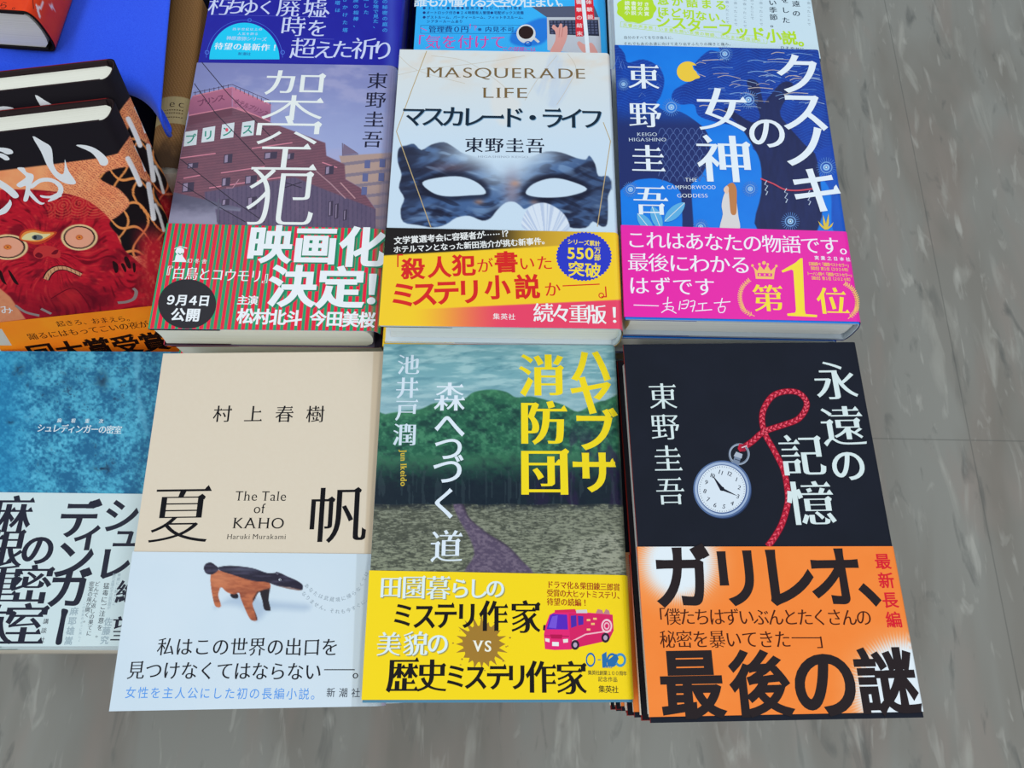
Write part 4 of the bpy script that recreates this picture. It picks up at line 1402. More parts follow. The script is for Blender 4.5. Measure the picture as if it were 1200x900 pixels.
# ------------------------------------------------------------------ book: mottled blue cover, white band with heavy black title
def blue_book():
    n = 3
    T = stack_T(-0.085, n)
    b = Book(flat(-0.2780, 0.1035, -0.085, 0.0425, T), 0.131, 0.188, T, 0.003)
    root = empty('paperback_book', b.m4, 'mottled turquoise blue book with white band and heavy black title, lower left', 'book')
    g = crop(5, 0, 400)
    h2 = b.h / 2
    beam = smooth_curve(g((780, 55), (822, 60), (815, 200), (822, 320), (850, 420), (870, 540), (840, 510), (810, 400), (795, 250)), k=3)
    def paint(X, Y):
        a = fbm(X / 26, Y / 22, 3, 5)
        f = fbm(X / 3.2, Y / 3.0, 13, 3)
        c = mix((32, 104, 146), (84, 182, 212), step(.32, .68, .5 * a + .5 * f))
        c = mix(c, (18, 48, 84), .7 * step(.60, .78, .5 * fbm(X / 11, Y / 9, 23) + .5 * f))
        c = mix(c, (120, 206, 232), .45 * step(.58, .78, fbm(X / 18, Y / 16, 33) * .6 + f * .4))
        c = mix(c, (36, 140, 190), .5 * step(60, 0, X))
        c = mix(c, (104, 190, 220), .6 * soft_in(X, Y, beam, 2.5))
        for x, y, rx, ry in ((115, 165, 26, 30), (600, 230, 34, 50), (60, 470, 20, 14), (590, 745, 52, 14), (630, 760, 14, 22), (80, 190, 12, 10)):
            px, py = x / 5, 400 + y / 5
            c = mix(c, (16, 36, 62), .75 * np.exp(-((X - px) / rx * 5) ** 2 - ((Y - py) / ry * 5) ** 2) * step(.25, .6, f))
        return c
    S = Shape()
    b.wrap(S, (-h2, -h2), (h2, h2), paint, (30, 90, 130), (206, 216, 218), step_mm=.45)
    p = Print(b, S, 0.0)
    W = (222, 236, 240)
    p.T('シュレディンガーの密室', g(240, 507), g(690, 518), 9.8, W, 'mb', 1.1)
    p.T('麻根重次', g(348, 463), g(592, 467), 5.4, W, 'mb', 1.1)
    put('jacket', S.mesh('jacket'), GLOSS, root)
    f = crop(4.2875, 0, 570)
    top = px_row(b, f(0, 30), f(700, 38))
    B = Shape()
    b.wrap(B, (-h2, -h2), top, lambda X, Y: mix((214, 230, 230), (208, 226, 228), fbm(X / 40, Y / 40, 2)), (210, 220, 220), (214, 224, 224), 0.0005, 3.0)
    q = Print(b, B, 0.0005)
    K = (36, 38, 54)
    q.each([('シ', f(612, 146), 44), ('ュ', f(632, 245), 34), ('レ', f(574, 386), 43), ('デ', f(398, 162), 48), ('ィ', f(448, 240), 40), ('ン', f(370, 365), 50), ('ガ', f(350, 508), 50), ('の', f(192, 316), 41), ('密', f(160, 492), 49), ('室', f(125, 692), 52), ('麻', f(62, 138), 48), ('根', f(26, 310), 48), ('重', f(6, 490), 48), ('次', f(-24, 690), 50)], K, 'mx', 1.0)
    q.V(smooth_curve(f((312, 616), (338, 618), (344, 630), (332, 660), (318, 740), (312, 785), (296, 797), (282, 792), (282, 772), (298, 700), (308, 650)), k=3), K)
    G = (160, 180, 188)
    q.T('麻耶雄嵩', f(374, 628), f(346, 775), 10, G, 'gb')
    q.T('佐藤究', f(545, 680), f(526, 772), 10, G, 'gb')
    q.T('猛毒にご注意を。', f(536, 500), f(498, 745), 7.4, K, 'm')
    q.T('どんでん返しの果てに', f(490, 490), f(448, 738), 6.2, K, 'm')
    q.T('密室の扉が開く。', f(462, 490), f(434, 672), 6.2, K, 'm')
    q.T('この密室のように美しく', f(425, 590), f(400, 775), 3.6, G, 'm')
    q.T('前代未聞の不可能犯罪が', f(575, 445), f(548, 610), 4.2, G, 'm')
    q.T('華麗に、鮮やかに', f(600, 445), f(574, 590), 4.2, G, 'm')
    q.T('講談社', f(232, 678), f(213, 770), 6.6, K, 'm')
    q.each([('絶', f(640, 530), 26), ('望', f(622, 715), 28)], K, 'mx', 1.1)
    put('belly_band', B.mesh('belly_band'), GLOSS, root)
    page_block(b, PAGES, 0.0006, 0.0006, 0.001, root)
    stack(root, b, n, 'mottled turquoise book', 'stack of mottled turquoise books', [(.001, -.0006, .004), (-.002, -.0004, -.006)])

blue_book()

# ------------------------------------------------------------------ books: red demon face, propped up one behind the other
def demon_books():
    yaw, tilt = math.radians(11.5), math.radians(69.4)
    Q = Vector((-0.2291, 0.2751, 0.0560))
    ex = Vector((math.cos(yaw), math.sin(yaw), 0))
    u = Vector((-math.sin(yaw) * math.cos(tilt), math.cos(yaw) * math.cos(tilt), math.sin(tilt)))
    nn = ex.cross(u)
    w, h, T, r = 0.134, 0.188, 0.0245, 0.006
    o = Q - ex * (w / 2 - r) - u * (h / 2) - nn * T
    m4 = Matrix((ex, u, nn)).transposed().to_4x4()
    m4.translation = o
    b = Book(m4, w, h, T, r)
    root = empty('hardcover_book', m4, 'front one of two propped books with a red three-eyed demon face', 'book', 'propped demon-face books')
    h2 = h / 2
    g = crop(5, 0, 60)
    k = crop(5, 0, 230)
    black = [(-300, 120), (-300, 236), (0, 200), (66, 192), (118, 185), (138, 180), (153, 158), (162, 120), (135, 100)]
    face = smooth_curve([(-260, 250), (-60, 226), (12, 222), (60, 224), (96, 232), (118, 246), (132, 262), (140, 282), (150, 296), (176, 318), (205, 330), (240, 430), (-280, 470)], k=4)
    dark = smooth_curve(k((640, 160), (700, 110), (760, 40), (700, -40), (640, -70), (580, -110), (640, -150), (760, -170), (820, -110), (900, -60), (1000, -20), (1100, 60), (1050, 300), (900, 330), (780, 350), (720, 300), (700, 240)), k=4)
    lp = k((-60, 520), (0, 540), (60, 590), (150, 720), (-60, 760))
    eyes = [(k(45, 298), 21, 13.2), (k(465, 241), 19, 13.6)]
    def paint(X, Y):
        c = mix((255, 182, 124), (250, 148, 98), fbm(X / 12, Y / 12, 3))
        YY = Y + .13 * X
        row = np.floor(YY / 5.5)
        cell = np.hypot(((X / 11 + .5 * (row % 2)) % 1 - .5) * 11, YY - (row + 1) * 5.5)
        c = mix(c, (170, 54, 56), .7 * (np.abs(cell % 2.4 - 1.2) < .34) * step(45, 75, X))
        c = mix(c, (150, 30, 44), .8 * step(.5, .7, fbm(X / 14, Y / 10, 13)) * step(186, 250, X + .3 * Y - 30))
        ring = np.hypot((X - 150) / 1.0, (Y - 215) / 1.0)
        red = mix((216, 34, 50), (178, 20, 42), fbm(X / 7 + Y / 20, Y / 2.6 + 3 * np.sin(X / 16), 5))
        ang = np.arctan2(Y - 296, X - 58)
        rad = np.hypot(X - 58, Y - 296)
        fl = 2.4 * noise((ang + 3.2) * 26 + 2.2 * np.sin(rad / 9), rad / 11, 9) - 1.2
        red = mix(red, (232, 70, 62), .6 * step(.4, 1.0, fl))
        red = mix(red, (104, 8, 26), .75 * step(.35, 1.0, -fl))
        red = mix(red, (96, 10, 30), .55 * step(.52, .72, fbm(X / 22, Y / 16, 19)))
        red = mix(red, (90, 8, 26), .55 * np.exp(-((X - 75) / 55) ** 2 - ((Y - 362) / 20) ** 2))
        red = mix(red, (206, 44, 48), .7 * np.exp(-((X - 80) / 16) ** 2 - ((Y - 348) / 14) ** 2))
        curls = np.abs(np.sin(.9 * np.hypot((X - 65) % 19 - 9, (Y - 243 + .16 * (X - 60)) * 1.1)))
        red = mix(red, (226, 96, 70), .7 * (curls > .8) * step(262, 250, Y) * step(50, 60, X))
        c = mix(c, red, soft_in(X, Y, face, .8))
        dk = np.tile(np.array([26.0, 18, 22]), X.shape + (1,))
        vein = np.minimum(np.abs(np.sin(X / 7.5 + 1.2 * np.sin(Y / 11))), np.abs(np.sin(Y / 9 - X / 14 + .8 * np.sin(X / 8))))
        dk = mix(dk, (240, 152, 84), step(.22, .12, vein))
        c = mix(c, dk, soft_in(X, Y, dark, .8))
        red2 = mix((184, 30, 44), (214, 80, 66), step(.4, .8, fbm(X / 3, Y / 5, 77)))
        c = mix(c, red2, step(150, 176, X - (Y - 300) * .1) * step(255, 290, Y))
        c = mix(c, mix((232, 150, 106), (214, 128, 90), fbm(X / 4, Y / 4, 6)), soft_in(X, Y, lp, 1))
        for (cx, cy), rx, ry in eyes:
            d = np.hypot((X - cx) / rx, (Y - cy) / ry)
            c = mix(c, (244, 206, 150), step(1.16, 1.10, d))
            c = mix(c, (34, 20, 26), step(1.0, .96, d))
            c = mix(c, (246, 170, 138), step(.90, .86, d))
            c = mix(c, (214, 96, 40), step(.24, .20, d))
            c = mix(c, (246, 150, 70), step(.17, .13, d))
            c = mix(c, (120, 24, 30), step(.08, .05, d))
        bl = np.tile(np.array([30.0, 26, 32]), X.shape + (1,))
        c = mix(c, bl, soft_in(X, Y, black, .6))
        # white brush strokes of the title that run over the spine
        for pts, ww in (([(150, 186), (158, 202), (164, 216)], 3.0), ([(158, 171), (166, 186), (170, 200)], 1.1), ([(174, 216), (178, 240), (180, 256)], 3.0), ([(182, 240), (187, 252), (192, 270)], 1.8)):
            c = mix(c, (252, 250, 250), step(ww + .5, ww - .5, seg_dist(X, Y, pts)))
        return c
    S = Shape()
    b.wrap(S, (-h2, -h2), (h2, h2), paint, (70, 20, 26), (150, 40, 40), 0.0, .45, k=44, n=46)
    p = Print(b, S, 0.0)
    W = (236, 238, 240)
    p.V(smooth_curve(g((190, 500), (250, 530), (296, 560), (308, 610), (312, 660), (335, 705), (368, 722), (378, 680), (380, 635), (400, 700), (445, 768), (420, 782), (370, 770), (320, 735), (275, 670), (240, 590)), k=3), W)
    p.V(smooth_curve(g((445, 553), (500, 552), (560, 572), (610, 610), (634, 645), (622, 670), (590, 668), (570, 635), (530, 592)), k=3), W)
    p.V(smooth_curve(g((100, 685), (140, 684), (155, 710), (192, 722), (196, 750), (180, 790), (172, 840), (158, 880), (136, 876), (146, 830), (150, 790), (118, 800), (96, 782), (140, 750), (150, 735), (125, 710)), k=3), W)
    p.V(smooth_curve(g((160, 800), (230, 880), (262, 890), (240, 900), (205, 880), (160, 830)), k=3), W)
    p.V(smooth_curve(g((175, 790), (230, 748), (300, 745), (355, 775), (372, 815), (350, 855), (300, 880), (280, 878), (330, 835), (340, 800), (300, 768), (240, 770), (190, 805)), k=3), W)
    p.V(smooth_curve(g((-60, 580), (0, 566), (60, 575), (76, 598), (40, 606), (0, 588), (-60, 600)), k=3), W)
    p.V(smooth_curve(g((-40, 600), (10, 600), (45, 618), (55, 636), (30, 640), (0, 622), (-40, 618)), k=3), W)
    p.V(smooth_curve(g((-80, 720), (-20, 745), (40, 780), (90, 820), (110, 852), (80, 862), (30, 820), (-40, 775), (-80, 760)), k=3), W)
    p.V(smooth_curve(k((-80, 110), (0, 80), (45, 40), (58, 20), (68, 50), (40, 95), (0, 112), (-80, 140)), k=3), W)
    p.V(smooth_curve(k((235, -5), (290, 0), (340, -20), (362, 0), (320, 12), (250, 10)), k=3), W)
    # face details
    p.V(smooth_curve(k((112, 250), (130, 205), (190, 190), (260, 205), (334, 212), (280, 262), (220, 284), (160, 272)), k=4), (206, 64, 40))
    p.V(smooth_curve(k((120, 250), (140, 214), (195, 200), (260, 212), (318, 216), (270, 252), (215, 268), (160, 262)), k=4), (244, 150, 70))
    p.V(smooth_curve(k((128, 250), (150, 224), (196, 212), (250, 222), (296, 222), (260, 246), (215, 258), (160, 258)), k=4), (240, 222, 160))
    p.E(k(218, 242), 6.5, 3.2, (110, 116, 120), 20)
    p.E(k(205, 242), 2.0, 2.4, (40, 44, 50), 12)
    p.V(smooth_curve(k((195, 330), (215, 300), (260, 290), (320, 300), (352, 330), (350, 360), (310, 362), (280, 352), (240, 366), (205, 358)), k=4), (206, 56, 56))
    p.V(smooth_curve(k((205, 345), (225, 330), (250, 345), (240, 362), (215, 358)), k=3), (120, 18, 34))
    p.V(smooth_curve(k((300, 340), (320, 318), (342, 316), (330, 340)), k=3), (120, 18, 34))
    m = smooth_curve(k([(268, 488), (290, 450), (330, 424), (380, 422), (430, 440), (476, 462)]), False)
    p.S(m, 8.0, (52, 16, 24))
    p.S(m, 5.2, (222, 160, 116))
    for i in range(1, len(m) - 2, 3):
        p.S([(m[i][0], m[i][1] - 2), (m[i][0] + 1, m[i][1] + 2)], .8, (150, 84, 70))
    for s in ([(660, 380), (690, 400), (692, 440), (676, 450), (664, 420)], [(708, 400), (724, 395), (740, 430), (732, 446)], [(726, 370), (738, 352), (756, 372), (768, 418), (750, 420)], [(778, 396), (792, 396), (794, 440), (782, 444)], [(-10, 440), (8, 440), (30, 500), (40, 520), (10, 500)], [(48, 440), (60, 440), (100, 500), (108, 520), (80, 505)]):
        p.V(smooth_curve(k(s), k=3), (44, 16, 20))
    for s in ([(690, 625), (740, 620), (785, 600), (798, 560), (780, 540)], [(90, 640), (150, 680), (230, 700)], [(240, 660), (300, 690)]):
        p.S(smooth_curve(k(s), False), 4.0, (150, 132, 128))
    p.S(smooth_curve(k([(300, 600), (430, 540), (520, 640), (530, 668)]), False), 1.2, (110, 10, 30))
    p.T('み', k(35, 665), None, 16, (232, 228, 224), 'm')
    put('jacket', S.mesh('jacket'), MATTE, root)
    top = px_row(b, k(0, 737), k(880, 642))
    B = Shape()
    b.wrap(B, (-h2, -h2), top, lambda X, Y: mix((255, 156, 34), (252, 130, 28), fbm(X / 30, Y / 20, 3)), (236, 110, 30), (236, 120, 30), 0.0005, 2.0)
    q = Print(b, B, 0.0005)
    K = (52, 26, 14)
    q.T('起きろ、おまえら。', k(355, 745), k(762, 712), 10.5, K, 'm', 1.0)
    q.T('踊るにはもってこいの夜が', k(192, 820), k(842, 748), 12.5, K, 'm', 1.0)
    q.T('回大賞受賞', k(250, 915), k(902, 850), 34, (30, 16, 12), 'gx', 1.0)
    q.V(k((-40, 780), (10, 775), (70, 872), (-40, 872)), (206, 198, 184))
    put('belly_band', B.mesh('belly_band'), MATTE, root)
    boards(b, root, (44, 32, 34), .0018)
    page_block(b, PAGES_CREAM, 0.0030, 0.0022, 0.003, root, back=.001)
    back = Vector((-math.sin(yaw), math.cos(yaw), 0))
    copy_tree(root, Matrix.Translation(back * 0.0278) @ m4, 'rear one of two propped demon-face books, leaning by the blue cloth', 'propped demon-face books')
    # bent steel easel that both books lean on
    es = empty('book_easel', Matrix.Translation(o + back * 0.056), 'bent steel easel behind the two propped demon-face books', 'easel')
    S = Shape()
    ring = []
    ub = (u @ back, u.z)
    for x in (-.035, .035):
        S.grid(np.array([[tuple(ex * (x + d) + u * t + nn * e) for t in np.linspace(-.085, .03, 6)] for d, e in ((-.003, 0), (.003, 0), (.003, -.002), (-.003, -.002), (-.003, 0))]), (60, 60, 64))
    S.grid(np.array([[tuple(ex * x + u * t + nn * e) for x in np.linspace(-.038, .038, 6)] for t, e in ((.02, 0), (.026, 0), (.026, -.002), (.02, -.002), (.02, 0))]), (60, 60, 64))
    put('back_rest', S.mesh('back_rest'), STEEL, es)

demon_books()

# ------------------------------------------------------------------ riser, blue cloth, red book, brown woven-looking book
rs = empty('display_riser', Matrix.Translation((-0.372, 0.455, TABLE_Z)), 'low box riser hidden under the blue cloth behind the propped books', 'riser')
S = Shape()
S.box((-.10, -.095, 0.0005), (.104, .10, .1150), (200, 196, 190))
bx = put('box', S.mesh('box'), plain('shade_dark_board', (18, 20, 44), .8, .05), rs)
bv = bx.modifiers.new('bevel', 'BEVEL')
bv.width = .002

def cloth():
    nu, nv = 90, 120
    top = -0.0140
    L = []
    # cross-section from the back of the riser to the rolled front hem: (y, z)
    for y in np.linspace(0.60, 0.362, 60):
        L.append((y, top))
    for a in np.linspace(0, 150, 30)[1:]:
        t = math.radians(a)
        L.append((0.362 - .0105 * math.sin(t), top - .0105 * (1 - math.cos(t))))
    y0, z0 = L[-1]
    for s in np.linspace(0, .006, 4)[1:]:
        L.append((y0 + s, z0 - s * .1))
    L = np.array(L)
    xs = np.linspace(-0.50, -0.2465, nu)
    P = np.zeros((len(L), nu, 3))
    rn = np.random.RandomState(3)
    for j, x in enumerate(xs):
        e = (x + 0.2465) / 0.2535            # -1 at the left, 0 at the right edge
        side = -0.020 * (L[:, 0] - 0.438) / 0.1 * 0.9
        sag = np.clip(1 + e * 7, 0, 1)
        P[:, j, 0] = x + side * 0.85
        P[:, j, 1] = L[:, 0] + (.010 - .034 * sag ** 2) * np.clip((.45 - L[:, 0]) / .088, 0, 1)
        P[:, j, 2] = L[:, 1] + .0016 * np.sin(x * 95 + L[:, 0] * 14) * np.clip((.60 - L[:, 0]) / .2, .3, 1) + .0016
    S = Shape()
    S.grid(P, (50, 90, 240))
    m = S.mesh('cloth', smooth=True)
    mt, nt, bs = new_mat('blue_felt_cloth')
    tc = node(nt, 'ShaderNodeTexCoord')
    no = node(nt, 'ShaderNodeTexNoise', i_Scale=1400.0, i_Detail=2.0)
    cr = node(nt, 'ShaderNodeValToRGB')
    cr.color_ramp.elements[0].color = (*lin((32, 70, 232)), 1)
    cr.color_ramp.elements[1].color = (*lin((60, 108, 255)), 1)
    bu = node(nt, 'ShaderNodeBump', i_Strength=.3, i_Distance=.0004)
    nt.links.new(tc.outputs['Object'], no.inputs['Vector'])
    nt.links.new(no.outputs['Fac'], cr.inputs['Fac'])
    nt.links.new(cr.outputs['Color'], bs.inputs['Base Color'])
    nt.links.new(no.outputs['Fac'], bu.inputs['Height'])
    nt.links.new(bu.outputs['Normal'], bs.inputs['Normal'])
    bs.inputs['Roughness'].default_value = .85
    bs.inputs['Specular IOR Level'].default_value = .1
    bs.inputs['Sheen Weight'].default_value = .15
    o = put('display_cloth', m, mt)
    sd = o.modifiers.new('thickness', 'SOLIDIFY')
    sd.thickness = .0012
    sd.offset = -1
    o['label'] = 'bright blue cloth spread behind the propped demon-face books with a rolled front hem'
    o['category'] = 'cloth'

cloth()

def red_book():
    T = 0.034
    zt = -0.0115 + T
    a = -0.03
    w, h, r = 0.133, 0.19, 0.007
    c0 = EYE + ray(25, 14) * ((zt - CAM_Z) / ray(25, 14)[2])
    cx = c0[0] - (w / 2 - r) * math.cos(a) - h / 2 * math.sin(a)
    cy = c0[1] - (w / 2 - r) * math.sin(a) + h / 2 * math.cos(a)
    b = Book(flat(cx, cy, zt, a, T), w, h, T, r)
    root = empty('hardcover_book', b.m4, 'thick orange-red book lying on the blue cloth in the top left corner', 'book')
    g = crop(5, 0, 0)
    def paint(X, Y):
        c = mix((240, 74, 26), (228, 58, 22), fbm(X / 8, Y / 8, 2))
        for pts, ww in (([(43, 6), (45, 14), (47, 20)], 1.0), ([(46, 8), (44, 13)], .8), ([(50, 2), (47, 10)], .9), ([(61, 2), (60, 9)], .9), ([(58, 6), (63, 10)], .8), ([(46, 17), (46.5, 19)], 1.0)):
            c = mix(c, (246, 220, 214), step(ww + .4, ww - .4, seg_dist(X, Y, pts)))
        return c
    S = Shape()
    h2 = h / 2
    b.wrap(S, (-h2 + .001, -h2 + .001), (h2, h2), paint, (196, 40, 20), (214, 60, 26), 0.0, .7, k=34, n=36)
    p = Print(b, S, 0.0)
    p.T('から。', g(-60, 20), g(100, 36), 11, (60, 14, 8), 'm', 1.1)
    p.S(g((190, -10), (196, 50)), .8, (60, 14, 8))
    put('jacket', S.mesh('jacket'), GLOSS, root)
    boards(b, root, (30, 26, 26), .0022)
    page_block(b, PAGES, 0.0016, 0.0026, 0.003, root, back=.002)

red_book()

def brown_book():
    """a small book standing on its fore-edge, rounded spine uppermost"""
    T, h, w, r = 0.024, 0.150, 0.0945, 0.007
    m = Matrix.Translation((-0.2432, 0.3850, TABLE_Z + .0006)) @ Matrix.Rotation(0.1, 4, 'Z')
    # local frame: x across the thickness, y along the spine, z up
    root = empty('paperback_book', m, 'brown woven-patterned book standing spine up between blue cloth and navy book', 'book')
    S = Shape()
    a = np.linspace(-math.pi / 2, math.pi / 2, 15)
    prof = [(-T / 2, 0)] + [(T / 2 * math.sin(t), w - r + r * math.cos(t)) for t in a] + [(T / 2, 0)]
    prof = np.array(prof)
    ys = np.linspace(-h / 2, h / 2, 300)
    dense = []
    for i in range(len(prof) - 1):
        k = 14 if i in (0, len(prof) - 2) else 4
        for t in np.arange(k) / k:
            dense.append(prof[i] * (1 - t) + prof[i + 1] * t)
    dense.append(prof[-1])
    D = np.array(dense)
    sl = np.concatenate([[0], np.cumsum(np.hypot(*np.diff(D, axis=0).T))])
    U, Vv = np.meshgrid(sl, ys)
    P = np.stack([np.tile(D[:, 0], (len(ys), 1)), Vv, np.tile(D[:, 1], (len(ys), 1))], -1)
    uu, vv = U * 1000, Vv * 1000
    wv = np.sin(2 * math.pi * (uu + .55 * vv) / 2.1) * .5 + .5
    wv = wv * (.6 + .4 * np.sin(2 * math.pi * (vv - .3 * uu) / 1.5))
    c = mix((136, 94, 54), (198, 154, 102), np.clip(wv, 0, 1))
    c = mix(c, (150, 110, 66), fbm(uu / 9, vv / 16, 4) * .6)
    lab = step(-39.5, -39, vv) * step(-16.5, -17, vv)
    c = mix(c, (198, 178, 128), lab * .95)
    c = mix(c, (50, 36, 26), step(-42, -62, vv + 10 * fbm(uu / 4, vv / 8, 9)) * .8)
    S.grid(P, c)
    zs = w + .00025
    for ch, x, y, s in (('e', .0005, -.0235, .0085), ('c', .0065, -.0235, .0085)):
        V, Tt = cook(ch, -.004, -.02, 0)
        q = (V - [.25, .25]) * s + [x, y]
        zz = w - r + r * np.sqrt(np.maximum(0, 1 - (q[:, 0] / (T / 2)) ** 2)) + .0001
        S.add(np.column_stack([q, zz]), Tt, (70, 58, 44))
    for y in (-.0285, -.0310, -.0345):
        for x in np.arange(-.006, .007, .0016):
            z1 = w - r + r * math.sqrt(1 - (x / (T / 2)) ** 2) + .0001
            S.add([(x, y, z1), (x + .0011, y, z1), (x + .0011, y + .0007, z1), (x, y + .0007, z1)], [(0, 1, 2, 3)], (110, 92, 62))
    put('jacket', S.mesh('jacket', smooth=False), MATTE, root)
    S = Shape()
    S.box((-T / 2 + .0008, -h / 2 + .001, .001), (T / 2 - .0008, h / 2 - .001, w - r - .001), (230, 224, 206))
    put('page_block', S.mesh('page_block'), PAGES_CREAM, root)

brown_book()

# ------------------------------------------------------------------ far row: navy book, light blue book, white book
def navy_book():
    n = 5
    T = stack_T(-0.011, n)
    b = Book(flat(-0.1530, 0.4725, -0.011, 0.030, T), 0.1335, 0.188, T, 0.004)
    root = empty('hardcover_book', b.m4, 'navy blue book with a bright cyan half disc and white lettering', 'book')
    g = crop(4.2857, 200, 0)
    h2 = b.h / 2
    def paint(X, Y):
        c = mix((28, 24, 150), (34, 40, 168), fbm(X / 30, Y / 30, 2))
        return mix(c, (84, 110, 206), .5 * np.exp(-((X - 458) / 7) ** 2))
    S = Shape()
    b.wrap(S, (-h2, -h2), (h2, h2), paint, (26, 26, 110), (40, 44, 130), step_mm=1.2)
    p = Print(b, S, 0.0)
    W, Cy = (208, 216, 246), (60, 150, 226)
    p.each([('朽', g(244, 30), 27), ('ち', g(322, 32), 23), ('ゆ', g(392, 36), 25), ('く', g(480, 35), 22), ('廃', g(592, 34), 29), ('墟', g(724, 40), 30), ('、', g(820, 30), 26)], W, 'm', 1.1)
    p.each([('時', g(615, 130), 30), ('を', g(736, 140), 26), ('超', g(664, 240), 31), ('え', g(770, 248), 27), ('た', g(862, 246), 27), ('祈', g(972, 242), 32), ('り', g(1066, 250), 29)], W, 'm', 1.1)
    p.S(g((210, 72), (790, 86)), .5, (90, 96, 200))
    p.S(g((620, 190), (820, 196)), .5, (90, 96, 200))
    el = [(370 + 192 * math.cos(t), 296 - 196 * math.sin(t)) for t in np.linspace(0.04, math.pi - .04, 40)]
    p.S(g(el), .6, (70, 110, 220))
    p.E(g(396, 100), 2.4, 2.2, (70, 120, 226), 18, ring=.7)
    p.E(g(182, 262), 2.6, 2.6, (80, 120, 226), 18, ring=.7)
    p.E(g(562, 262), 2.6, 2.6, (80, 120, 226), 18, ring=.7)
    half = [(370 + 176 * math.cos(t), 297 - 184 * math.sin(t)) for t in np.linspace(0, math.pi, 40)]
    p.V(g(half), (20, 206, 246))
    p.T('四半世紀以上の', g(320, 145), g(450, 146), 4.4, W, 'm')
    p.T('人気を誇る', g(345, 168), g(430, 169), 4.4, W, 'm')
    p.T('神原恵弥シリーズ', g(292, 190), g(470, 196), 6.2, W, 'm', 1.05)
    p.T('待望の最新作！', g(242, 230), g(522, 238), 10.6, (236, 244, 250), 'mb', 1.05)
    p.T('新潮社', g(348, 269), g(392, 270), 5.0, (28, 60, 150), 'm')
    for x, y0, y1, t in ((838, -60, 50, 'あの塔は'), (876, -40, 150, '傾きかけた塔'), (930, -30, 125, 'の旅の相棒、'), (982, -40, 60, '目指した'), (1030, -40, 130, '神聖な地で見た、'), (1076, -50, 150, '異国の秘密の庭の')):
        p.T(t, g(x, y0), g(x, y1), 6.6, Cy, 'gb')
    put('jacket', S.mesh('jacket'), GLOSS, root)
    page_block(b, PAGES, 0.0006, 0.0008, 0.001, root)
    stack(root, b, n, 'navy cyan-disc book', 'stack of navy books', [])

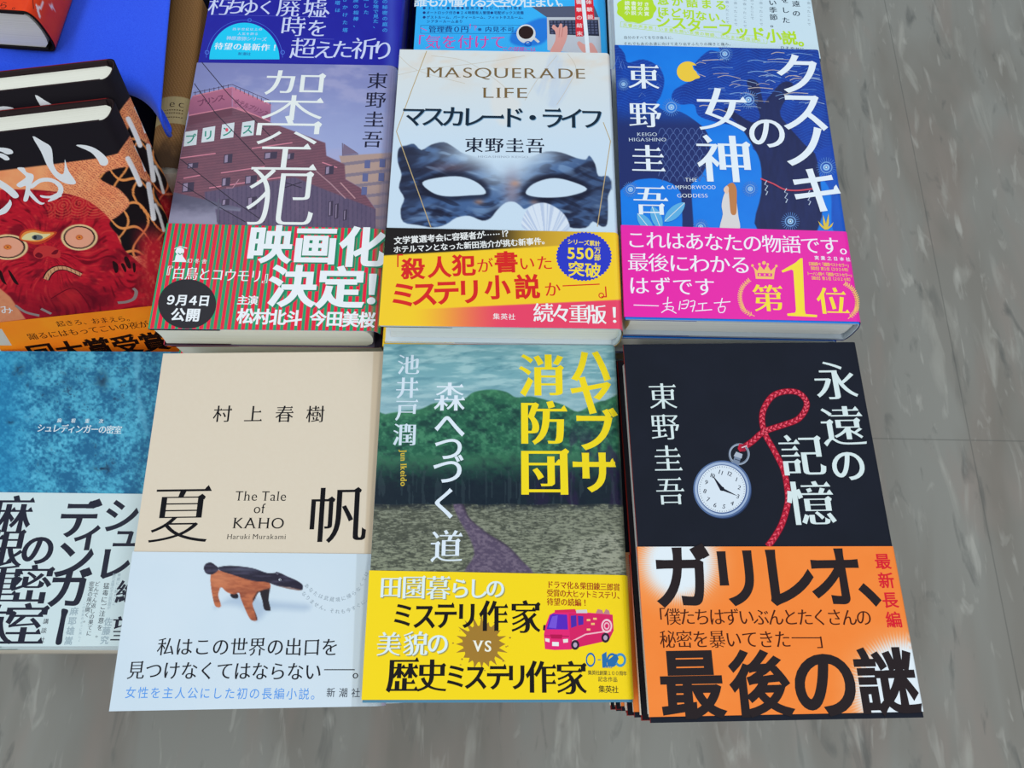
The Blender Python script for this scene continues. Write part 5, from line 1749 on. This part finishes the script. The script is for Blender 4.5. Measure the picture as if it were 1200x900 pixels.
def laptop_book():
    n = 5
    T = stack_T(-0.020, n)
    b = Book(flat(-0.0125, 0.4752, -0.020, 0.0325, T), 0.134, 0.188, T, 0.003)
    root = empty('hardcover_book', b.m4, 'light blue book picturing a coffee cup and hands on a laptop', 'book')
    g = crop(4.6154, 460, 0)
    h2 = b.h / 2
    sh = smooth_curve(g((640, 190), (680, 150), (790, 100), (860, 110), (850, 190), (800, 240), (700, 250), (640, 230)), k=3)
    def paint(X, Y):
        c = mix((52, 176, 246), (58, 186, 250), fbm(X / 20, Y / 20, 2))
        return mix(c, (30, 110, 214), .8 * soft_in(X, Y, sh, 2))
    S = Shape()
    b.wrap(S, (-h2, -h2), (h2, h2), paint, (40, 150, 210), (60, 170, 230), step_mm=.7)
    p = Print(b, S, 0.0)
    W, N = (222, 238, 248), (24, 60, 130)
    p.T('誰もが憧れる天空の住まい。', g(152, 6), g(930, 10), 16, W, 'gb', 1.1)
    for y, t, x1 in ((42, '●３ＬＤＫ●新築●南向き●ロビーに受付常駐', 690), (67, '●オートロック付き●２４時間有人管理●宅配ボックス完備', 700), (92, '●ゲストルーム、パーティールーム、フィットネスルーム、', 710), (114, '　シアタールームあり', 370)):
        p.T(t, g(172, y), g(x1, y + 1), 4.2, N, 'gb', 1.2)
    for q in ([(152, 136), (690, 136)], [(690, 136), (690, 181)], [(690, 181), (152, 179)], [(152, 179), (152, 136)]):
        p.S(g(q), .5, N)
    p.T('管理費０円', g(216, 157), g(390, 157), 9.6, N, 'mb', 1.1)
    p.T('※内見不可', g(478, 157), g(640, 158), 8.0, N, 'mb', 1.1)
    Mg = (214, 74, 170)
    p.T('「気を付けて', g(130, 225), g(570, 225), 19, Mg, 'm', 1.15)
    p.S(g((152, 150), (185, 164)), 1.0, Mg)
    p.T('！？', g(420, 140), g(446, 150), 9, Mg, 'm')
    # laptop
    p.V(g((752, 36), (1090, 30), (1115, 92), (835, 92)), (86, 92, 116))
    p.V(g((835, 92), (1120, 92), (1130, 300), (838, 270)), (196, 200, 208))
    p.V(g((846, 108), (1112, 106), (1118, 194), (850, 184)), (40, 44, 66))
    for r in range(5):
        for k in range(13):
            x, y = 852 + k * 20 + r * 1.2, 112 + r * 15
            p.V(g((x, y), (x + 14, y), (x + 14, y + 10), (x, y + 10)), (84, 90, 120))
    for s in ([(850, 285), (880, 220), (880, 170), (862, 150), (872, 132), (895, 150), (905, 128), (918, 130), (920, 150), (938, 138), (946, 150), (944, 200), (925, 250), (900, 290)], [(1000, 240), (1010, 222), (1040, 240), (1075, 230), (1100, 262), (1110, 300), (1040, 290)]):
        p.V(smooth_curve(g(s), k=3), (226, 160, 150))
    p.S(g((905, 150), (900, 200)), .6, (190, 110, 106))
    p.S(g((922, 150), (914, 200)), .6, (190, 110, 106))
    p.V(g((985, -10), (1030, -10), (1032, 196), (992, 196)), (228, 40, 56))
    p.V(g((1042, -10), (1085, -10), (1092, 104), (1050, 104)), (228, 40, 56))
    p.V(g((1020, -10), (1040, -10), (1068, 285), (1046, 285)), (236, 244, 248))
    p.T('衝撃の結末', g(1008, 10), g(1012, 180), 7, (246, 220, 220), 'gb')
    p.T('体験談', g(1062, 10), g(1070, 90), 7, (246, 220, 220), 'gb')
    # coffee cup seen from above
    p.S(g((765, 205), (792, 228)), 3.2, (214, 214, 214))
    p.E(g(722, 182), 11.2, 11.0, (220, 222, 222), 36)
    p.E(g(722, 176), 9.0, 8.0, (44, 26, 24), 32)
    p.E(g(722, 174), 9.6, 8.6, (238, 238, 236), 32, ring=.92)
    p.E(g(733, 236), 4.4, 3.2, (20, 96, 196), 24, ring=.6)
    p.T('この部屋には', g(610, 262), g(760, 266), 7, Mg, 'm')
    put('jacket', S.mesh('jacket'), GLOSS, root)
    page_block(b, PAGES, 0.0006, 0.0008, 0.001, root)
    stack(root, b, n, 'light blue laptop book', 'stack of light blue books', [])

def white_book():
    n = 5
    T = stack_T(0.0, n)
    b = Book(flat(0.1236, 0.4845, 0.0, 0.034, T), 0.1362, 0.188, T, 0.0025)
    root = empty('hardcover_book', b.m4, 'white book with lime green slanted lettering, at the top right', 'book')
    g = crop(4.2857, 700, 0)
    h2 = b.h / 2
    S = Shape()
    b.wrap(S, (-h2, -h2), (h2, h2), lambda X, Y: mix((212, 232, 240), (206, 228, 238), fbm(X / 30, Y / 30, 2)), (214, 224, 226), (214, 226, 230), step_mm=3)
    p = Print(b, S, 0.0)
    Gn, K = (186, 226, 50), (52, 64, 78)
    blob = [(196 + (98 + 4 * math.cos(9 * t)) * math.cos(t), 42 + (72 + 3 * math.cos(9 * t)) * math.sin(t)) for t in np.linspace(0, 2 * math.pi, 60)[:-1]]
    p.V(g(blob), Gn)
    for y, t in ((14, '読書好き'), (38, '絶賛の声'), (62, '小説大賞')):
        p.T(t, g(150, y), g(248, y + 6), 6.2, (236, 246, 226), 'gb', 1.1)
    p.T('息が詰まる', g(330, 0), g(620, 24), 14, Gn, 'gx', 1.1)
    p.T('ほど切ない、', g(330, 56), g(650, 92), 14, Gn, 'gx', 1.1)
    p.T('シスターフッド小説。', g(330, 104), g(1045, 200), 18.5, Gn, 'gx', 1.15)
    for q in ([(118, 108), (856, 186)], [(856, 186), (852, 218)], [(852, 218), (116, 134)], [(116, 134), (118, 108)]):
        p.S(g(q), .5, Gn)
    p.T('反響の声多数！いま最も熱い友情の物語、たちまち重版出来！', g(140, 124), g(836, 204), 5.2, (200, 230, 110), 'gb', 1.1)
    p.T('自分のすべてを引き換えに、', g(142, 187), g(384, 188), 4.6, K, 'g', 1.1)
    p.T('それでもあの永遠に向けて走り出すふたりの輝きと痛み。', g(142, 218), g(672, 221), 4.6, K, 'g', 1.1)
    p.T('永遠の', g(996, -30), g(1000, 66), 9.6, K, 'mb')
    p.T('息をした', g(940, -50), g(948, 100), 9.6, K, 'mb')
    p.T('美しい季節。', g(876, -60), g(888, 122), 9.6, K, 'mb')
    for x, y1 in ((820, 120), (775, 90), (738, 130), (692, 120), (650, 110), (1060, 120)):
        p.T('あなたと出会ったことで', g(x, -90), g(x + 4, y1), 4.6, (140, 156, 166), 'g')
    p.T('ひそやかに', g(930, 238), g(1030, 246), 5, K, 'mb')
    put('jacket', S.mesh('jacket'), MATTE, root)
    page_block(b, PAGES, 0.0006, 0.0008, 0.001, root)
    stack(root, b, n, 'white lime-lettered book', 'stack of white books', [])

navy_book()
laptop_book()
white_book()

# ------------------------------------------------------------------ tidy up the lettering helper
bpy.data.objects.remove(_fo)
bpy.data.curves.remove(_fc)
